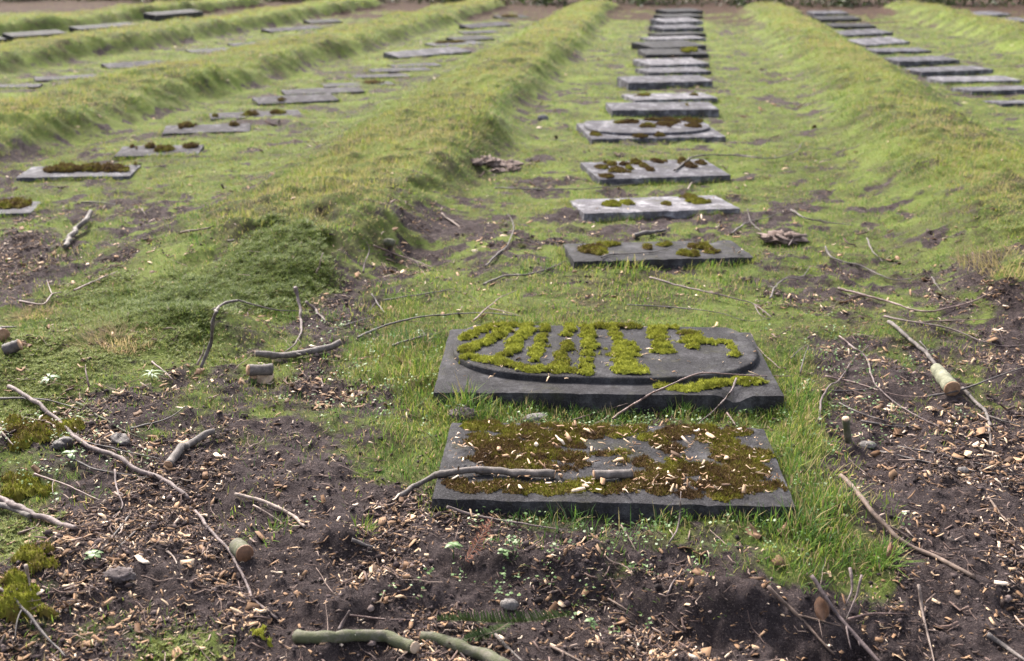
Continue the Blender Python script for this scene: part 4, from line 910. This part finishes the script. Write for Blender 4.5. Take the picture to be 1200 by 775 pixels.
# ---------------------------------------------------------------- grass, ground moss, chips, crumbs
def field(y0, y1, dens):
    """uniform random points over the fan the photo can see (and a margin either side)"""
    t0, t1 = -.74, .60; A = (t1 - t0) * ((y1 + 1) ** 2 - (y0 + 1) ** 2) / 2
    n = int(A * dens); y = np.sqrt(rng.random(n) * ((y1 + 1) ** 2 - (y0 + 1) ** 2) + (y0 + 1) ** 2) - 1
    return (rng.uniform(t0, t1, n)) * (y + 1), y
def slope(x, y):
    e = .06; return (base_z(x + e, y) - base_z(x - e, y)) / (2 * e), (base_z(x, y + e) - base_z(x, y - e)) / (2 * e)
def grass_band(label, y0, y1, dens, segs, wmul, lmul):
    x, y = field(y0, y1, dens)
    g = grass_amt(x, y); u, v = uvmap(x, y); lush = np.clip(gblobs(u, v, LUSH), 0, 1); mo = np.clip(gblobs(u, v, MOSS), 0, 1)
    keep = (rng.random(len(x)) < np.clip(g * 1.15, 0, 1) ** 1.4 * (1 - .75 * sst(.3, .9, mo)) * (.55 + .45 * lush + .25 * sst(.05, .2, ridge(x, y)))) & ~near_slab(x, y, .004)
    x, y, g, lush = x[keep], y[keep], g[keep], lush[keep]; n = len(x)
    rz = ridge(x, y); rf = sst(.05, .17, rz); sx, sy = slope(x, y); sl = np.hypot(sx, sy) + 1e-6
    z = ground_z(x, y, g)
    L = (.016 + .016 * rng.random(n) + lush * rng.uniform(.012, .06, n) + rf * rng.uniform(.002, .03, n) * (1 + .5 * fbm(x, y, 1.5, 2, 91))) * lmul
    cl = fbm(x, y, 7.5, 3, 97); L = L * np.clip(1 + .75 * cl, .35, 2.2)
    yaw = rng.uniform(0, 6.283, n); d = np.stack([np.cos(yaw), np.sin(yaw)], -1)
    wgt = (1.6 * np.clip(sl, 0, .9))[:, None]
    d = d + wgt * np.stack([-sx / sl, -sy / sl], -1); d /= np.linalg.norm(d, axis=1, keepdims=True)
    lean = np.clip(rng.uniform(.2, .8, n) + .35 * np.clip(sl, 0, .8), 0, .96)
    dry = fbm(x, y, 1.0, 3, 93); yel = fbm(x, y, .45, 3, 94)
    tint = .54 + .15 * rng.normal(0, 1, n) + .14 * cl + .12 * fbm(x, y, 2.6, 3, 98) - .05 * (y > 6) - .10 * np.clip(yel, -1, 1) + .03 * lush - .26 * rf * sst(.09, .18, rz) + .22 * rf * np.clip(sl * 1.5, 0, 1)  # yellow crest grass; ridge light and side shade also put into the tint
    isdry = rng.random(n) < (.17 + .12 * np.clip(fbm(x, y, 4.5, 3, 99), 0, 1) + .16 * np.clip(dry + .2, 0, 1) * (.4 + rf) + .10 * np.clip(dry, 0, 1))
    tint = np.where(isdry, rng.uniform(.0, .2, n), np.clip(tint, .22, .95))
    wd = (.0009 + .0006 * rng.random(n) + .0005 * lush) * wmul
    V, q, t, k = blades(x, y, z - .003, L, wd, yaw, lean, rng.uniform(.2, .9, n), segs, d)
    o = link('grass', np_mesh('grass', V, q, t, np.repeat(tint, k), material=M['grass']))
    tag(o, label, 'grass', kind='stuff')
    return n
cnt = [grass_band('short green lawn grass growing round the nearest slabs', 1.4, 4.7, 15000, 2, 1.0, 1.1),
       grass_band('short turf between the nearer gravestones and ridges', 4.7, 9, 4600, 2, 1.5, 1.0),
       grass_band('mossy turf and long ridge grass in the middle distance', 9, 17, 1700, 1, 2.8, 1.2),
       grass_band('turf and grassy ridges at the far end of the field', 17, 36, 560, 1, 6.0, 1.4)]
print('grass', cnt)
X, Y, Zt, Lx, Wx, Tn = [], [], [], [], [], []
for si, (ax, ay, cs, sn, w, d, h, tl) in enumerate(SLABS):
    k = int((2 * (w + d)) * (420 if ay < 9 else 170 if ay < 16 else 60)) if si > 0 else 500
    if si == 1: k = 2200
    t_ = rng.random(k) * 2 * (w + d); o_ = rng.uniform(.0, .045, k) * (1 if ay < 9 else 1.6)
    u_ = np.where(t_ < w, t_, np.where(t_ < w + d, w + o_, np.where(t_ < 2 * w + d, t_ - w - d, -o_)))
    v_ = np.where(t_ < w, -o_, np.where(t_ < w + d, t_ - w, np.where(t_ < 2 * w + d, d + o_, t_ - 2 * w - d)))
    x = ax + u_ * cs - v_ * sn; y = ay + u_ * sn + v_ * cs
    dens_ = sst(-.35, .35, fbm(x, y, 5, 2, 88) + (.15 if si != 0 else -.25)); kq = rng.random(k) < dens_; x, y, dens_ = x[kq], y[kq], dens_[kq]
    X.append(x); Y.append(y); Lx.append(rng.uniform(.02, .06, len(x)) * (.5 + .6 * dens_)); Wx.append(np.full(len(x), .0011 * max(1, ay / 5.5))); Tn.append(rng.normal(.52, .14, len(x)))
x, y = np.concatenate(X), np.concatenate(Y); n = len(x); z = ground_z(x, y)
V, q, t, k = blades(x, y, z - .004, np.concatenate(Lx), np.concatenate(Wx), rng.uniform(0, 6.283, n), rng.uniform(.15, .85, n), rng.uniform(.2, .9, n), 2)
tag(link('grass', np_mesh('grass', V, q, t, np.repeat(np.clip(np.where(rng.random(n) < .15, .1, np.concatenate(Tn)), 0, 1), k), material=M['grass'])), 'longer grass creeping round the edges of the gravestones', 'grass', kind='stuff')
# ground moss: small star rosettes
x, y = field(1.4, 7.5, 9000); mo = moss_amt(x, y) + .35 * fbm(x, y, 6, 3, 55)
kp = (rng.random(len(x)) < sst(.35, .9, mo)) & ~near_slab(x, y, .01); x, y = x[kp], y[kp]; z = ground_z(x, y); n = len(x); nb = 6
u, v = uvmap(x, y); dk = np.clip(gblobs(u, v, [(215, 385, 75, 42, 1.0), (350, 310, 80, 45, 1.0), (300, 350, 80, 40, .8), (120, 350, 90, 35, .5), (1190, 300, 50, 35, .8)]), 0, 1)
X = np.repeat(x, nb); Y = np.repeat(y, nb); Z = np.repeat(z, nb); DK = np.repeat(dk, nb)
yaw = np.tile(np.arange(nb) * 6.283 / nb, n) + np.repeat(rng.uniform(0, 6.283, n), nb) + rng.normal(0, .3, n * nb)
hh = np.repeat(rng.uniform(.004, .022, n) * np.clip(1 + 1.3 * fbm(x, y, 11, 2, 57), .2, 3), nb) * (.4 + 1.1 * DK)
V, q, t, k = blades(X, Y, Z + hh * .5, rng.uniform(.010, .022, n * nb) * (.7 + .7 * DK), np.full(n * nb, .0017), yaw, rng.uniform(.5, .95, n * nb), rng.uniform(.2, .7, n * nb), 1)
tt = np.repeat(np.clip(rng.normal(.66, .2, n * nb) - .08 * DK + .22 * (1 - DK), 0, 1), k)
tag(link('ground_moss', np_mesh('ground_moss', V, q, t, tt, material=M['star'])), 'low green star moss covering the left mounds and ridge end', 'moss', kind='stuff')

# wood chips
def chips(y0, y1, dens, smul, on_slabs=False):
    x, y = field(y0, y1, dens); g = grass_amt(x, y); u, v = uvmap(x, y)
    few = np.clip(gblobs(u, v, [(1030, 600, 90, 60, .85), (620, 660, 110, 30, .5), (440, 520, 60, 30, .3), (860, 690, 100, 25, .4)]), 0, .9)
    pr_ = np.clip((1 - g) ** 1.3 * (.16 + 1.0 * sst(-.25, .65, fbm(x, y, 4, 4, 61))) * (1 - few), .05, 1)
    kp = (rng.random(len(x)) < pr_) & ~near_slab(x, y, .005); return x[kp], y[kp], smul
def chip_mesh(x, y, z, sm, mt='chip', flat=.5, elong=(1.8, 7.5), th=.14, tone=(.47, .24)):
    n = len(x); a = rng.lognormal(math.log(.0044), .68, n) * sm; a = np.minimum(a, .017 * sm); b = a / rng.uniform(*elong, n) ; c = np.maximum(.0006, b * th * rng.uniform(.6, 1.6, n))
    E1 = np.stack([np.cos(q := rng.uniform(0, 6.283, n)), np.sin(q), rng.normal(0, flat, n) * .6], -1); E1 /= np.linalg.norm(E1, axis=1, keepdims=True)
    up = np.stack([rng.normal(0, flat, n), rng.normal(0, flat, n), np.ones(n)], -1); E2 = np.cross(up, E1); E2 /= np.linalg.norm(E2, axis=1, keepdims=True); E3 = np.cross(E1, E2)
    ctr = np.stack([x, y, z], -1) + np.array([0, 0, 1]) * (a * np.abs(E1[:, 2]) * .7 + .0015)[:, None]
    cv = rng.normal(0, .35, n) * a
    V = []
    for i, su in enumerate((-1, 0, 1)):
        k = .45 + .55 * rng.random(n) if su else 1.0
        for sv in (-1, 1):
            for sw in (-1, 1):
                V.append(ctr + E1 * (a * su * (1 + .25 * sv * rng.normal(0, .6, n)))[:, None] + E2 * (b * sv * k)[:, None] + E3 * (c * sw + (cv if su else 0))[:, None])
    V = np.stack(V, 1).reshape(-1, 3); o = np.arange(n)[:, None, None] * 12
    f = np.array([(0, 4, 6, 2), (1, 3, 7, 5), (0, 1, 5, 4), (2, 6, 7, 3), (4, 8, 10, 6), (5, 7, 11, 9), (4, 5, 9, 8), (6, 10, 11, 7), (0, 2, 3, 1), (8, 9, 11, 10)])
    tn = np.clip(rng.normal(*tone, n), 0, 1); tn = np.where(rng.random(n) < .025, 1.0, tn)
    return V, (o + f[None]).reshape(-1, 4), np.repeat(tn, 12)
pts = [chips(1.4, 3.2, 8500, 1.0), chips(3.2, 5.2, 4200, 1.15), chips(5.2, 9, 950, 1.4), chips(9, 20, 110, 2.2)]
Vs, Qs, As, off = [], [], [], 0
for x, y, sm in pts:
    V, q, a = chip_mesh(x, y, ground_z(x, y), sm); Vs.append(V); Qs.append(q + off); As.append(a); off += len(V)
for y0, y1, dn, sm in ((1.4, 3.4, 700, 1.15), (3.4, 6, 380, 1.35)):
    x, y, sm = chips(y0, y1, dn, sm); V, q, a = chip_mesh(x, y, ground_z(x, y), sm, elong=(1.1, 2.2), th=.05, tone=(.33, .16)); Vs.append(V); Qs.append(q + off); As.append(a); off += len(V)
tag(link('wood_chips', np_mesh('wood_chips', np.concatenate(Vs), np.concatenate(Qs), None, np.concatenate(As), material=M['chip'])),
    'pale and orange woodchips strewn over the dark soil', 'woodchips', kind='stuff')
# chips fallen on the two nearest slabs and a few on the others
Vs, Qs, As, off = [], [], [], 0
for si, (cnt_, bias) in enumerate([(1150, 1), (110, 0), (24, 0), (10, 0)]):
    ax, ay, cs, sn, w, d, h, tl = SLABS[si]
    u_ = rng.random(cnt_) * .96 + .02; v_ = rng.random(cnt_) * .86 + .08
    if bias:
        k = rng.random(cnt_) < .35 + .65 * sst(-.1, .5, fbm(u_, v_, 6, 2, 5) + .25 * (u_ > .55)); u_, v_ = u_[k], v_[k]
    x = ax + u_ * w * cs - v_ * d * sn; y = ay + u_ * w * sn + v_ * d * cs
    z = h + v_ * d * tl + (.011 if si == 0 else .024 if si == 1 else .004)
    V, q, a = chip_mesh(x, y, z, 1.1, elong=(2, 7), tone=(.6, .2)); Vs.append(V); Qs.append(q + off); As.append(a); off += len(V)
tag(link('wood_chips', np_mesh('wood_chips', np.concatenate(Vs), np.concatenate(Qs), None, np.concatenate(As), material=M['chip'])),
    'pale woodchips scattered over the moss of the front slabs', 'woodchips', kind='stuff')
# bark shreds and fine dark litter
Vs, Qs, As, off = [], [], [], 0
for y0, y1, dn, sm in ((1.4, 3.2, 9000, 1.25), (3.2, 5.5, 3600, 1.5), (5.5, 9, 420, 2.2), (9, 18, 60, 3)):
    x, y, sm = chips(y0, y1, dn, sm); V, q, a = chip_mesh(x, y, ground_z(x, y) , sm, flat=.45, elong=(7, 20), th=.8, tone=(.35, .25)); Vs.append(V); Qs.append(q + off); As.append(a); off += len(V)
tag(link('twig_litter', np_mesh('twig_litter', np.concatenate(Vs), np.concatenate(Qs), None, np.concatenate(As), material=M['litter'])),
    'fine brown bark shreds and rootlets littering the soil', 'litter', kind='stuff')
mb = MB()
tx, ty = field(1.6, 6.5, 38); kq = rng.random(len(tx)) < np.clip(1.15 - grass_amt(tx, ty), .12, 1); tx, ty = tx[kq], ty[kq]
for px_, py_ in zip(tx, ty):
    L = rng.uniform(.03, .14); a = rng.uniform(0, 6.283) + np.cumsum(rng.normal(0, .16, 7)); st_ = L / 7
    qx = px_ + np.concatenate([[0], np.cumsum(np.cos(a) * st_)]); qy = py_ + np.concatenate([[0], np.cumsum(np.sin(a) * st_)])
    if near_slab(qx, qy, .01).any(): continue
    z = zgrid(qx, qy) + .012 * grass_amt(qx, qy); z = np.maximum(.5 * z + .5 * z.mean(), z - .004) + .002 + np.linspace(0, rng.uniform(0, .02), 8); r0 = rng.uniform(.0007, .0019)
    mb.add(*tube(np.stack([qx, qy, z], -1), np.linspace(r0, r0 * .5, 8), 5), tint=np.clip(rng.normal(.5, .25), 0, 1))
o = mb.build('twig_litter', M['litter']); tag(o, 'thin snapped twiglets lying loose over soil and grass', 'litter', kind='stuff')
# soil crumbs
x1, y1, _ = chips(1.4, 3.4, 6500, 1); x2, y2, _ = chips(3.4, 6.0, 2600, 1); x = np.concatenate([x1, x2]); y = np.concatenate([y1, y2]); n = len(x)
z = ground_z(x, y); r_ = np.minimum(rng.lognormal(math.log(.0029), .5, n), .011)
octv = np.array([(1, 0, 0), (-1, 0, 0), (0, 1, 0), (0, -1, 0), (0, 0, 1), (0, 0, -.6), (.7, .7, .3), (-.7, .7, .3), (-.7, -.7, .3), (.7, -.7, .3)])
octf = np.array([(4, 0, 6), (4, 6, 2), (4, 2, 7), (4, 7, 1), (4, 1, 8), (4, 8, 3), (4, 3, 9), (4, 9, 0), (5, 6, 0), (5, 2, 6), (5, 7, 2), (5, 1, 7), (5, 8, 1), (5, 3, 8), (5, 9, 3), (5, 0, 9)])
V = (np.stack([x, y, z + r_ * .25], -1)[:, None] + octv[None] * (r_[:, None, None]) * rng.uniform(.6, 1.3, (n, 10, 1))).reshape(-1, 3)
tag(link('soil_crumbs', np_mesh('soil_crumbs', V, None, (np.arange(n)[:, None, None] * 10 + octf[None]).reshape(-1, 3), np.repeat(np.clip(rng.normal(.45, .3, n), 0, 1), 10), smooth=False, material=M['crumb'])),
    'crumbs of dark damp soil lying over the bare ground', 'soil', kind='stuff')
# tiny leaved weeds among the grass near the slabs
x, y = field(1.9, 5.2, 700); u, v = uvmap(x, y)
pw = np.clip(gblobs(u, v, [(760, 488, 180, 16, 1), (740, 625, 170, 30, .8), (640, 680, 120, 25, .25), (470, 440, 90, 50, .35), (60, 540, 80, 40, .5), (940, 560, 30, 80, .5), (1000, 450, 70, 50, .35)]), 0, 1)
kp = (rng.random(len(x)) < pw) & ~near_slab(x, y, .004); x, y = x[kp], y[kp]; n = len(x); nb = 7
X = np.repeat(x, nb) + rng.normal(0, .012, n * nb); Y = np.repeat(y, nb) + rng.normal(0, .012, n * nb); Z = ground_z(X, Y) + rng.uniform(.002, .03, n * nb)
r_ = rng.uniform(.003, .0065, n * nb); D1 = rng.normal(0, 1, (n * nb, 3)); D1[:, 2] *= .3; D1 /= np.linalg.norm(D1, axis=1, keepdims=True)
D2 = np.cross(D1, np.array([0, 0, 1]) + rng.normal(0, .4, (n * nb, 3))); D2 /= np.linalg.norm(D2, axis=1, keepdims=True); c3 = np.stack([X, Y, Z], -1)
V = np.stack([c3 - D1 * r_[:, None], c3 + D2 * r_[:, None] * .8, c3 + D1 * r_[:, None], c3 - D2 * r_[:, None] * .8], 1).reshape(-1, 3)
tag(link('weeds', np_mesh('weeds', V, np.arange(4 * n * nb).reshape(-1, 4), None, np.repeat(rng.uniform(.2, 1, n * nb), 4), material=M['leaf'])),
    'tiny leaved weeds growing between and before the front slabs', 'weeds', kind='stuff')
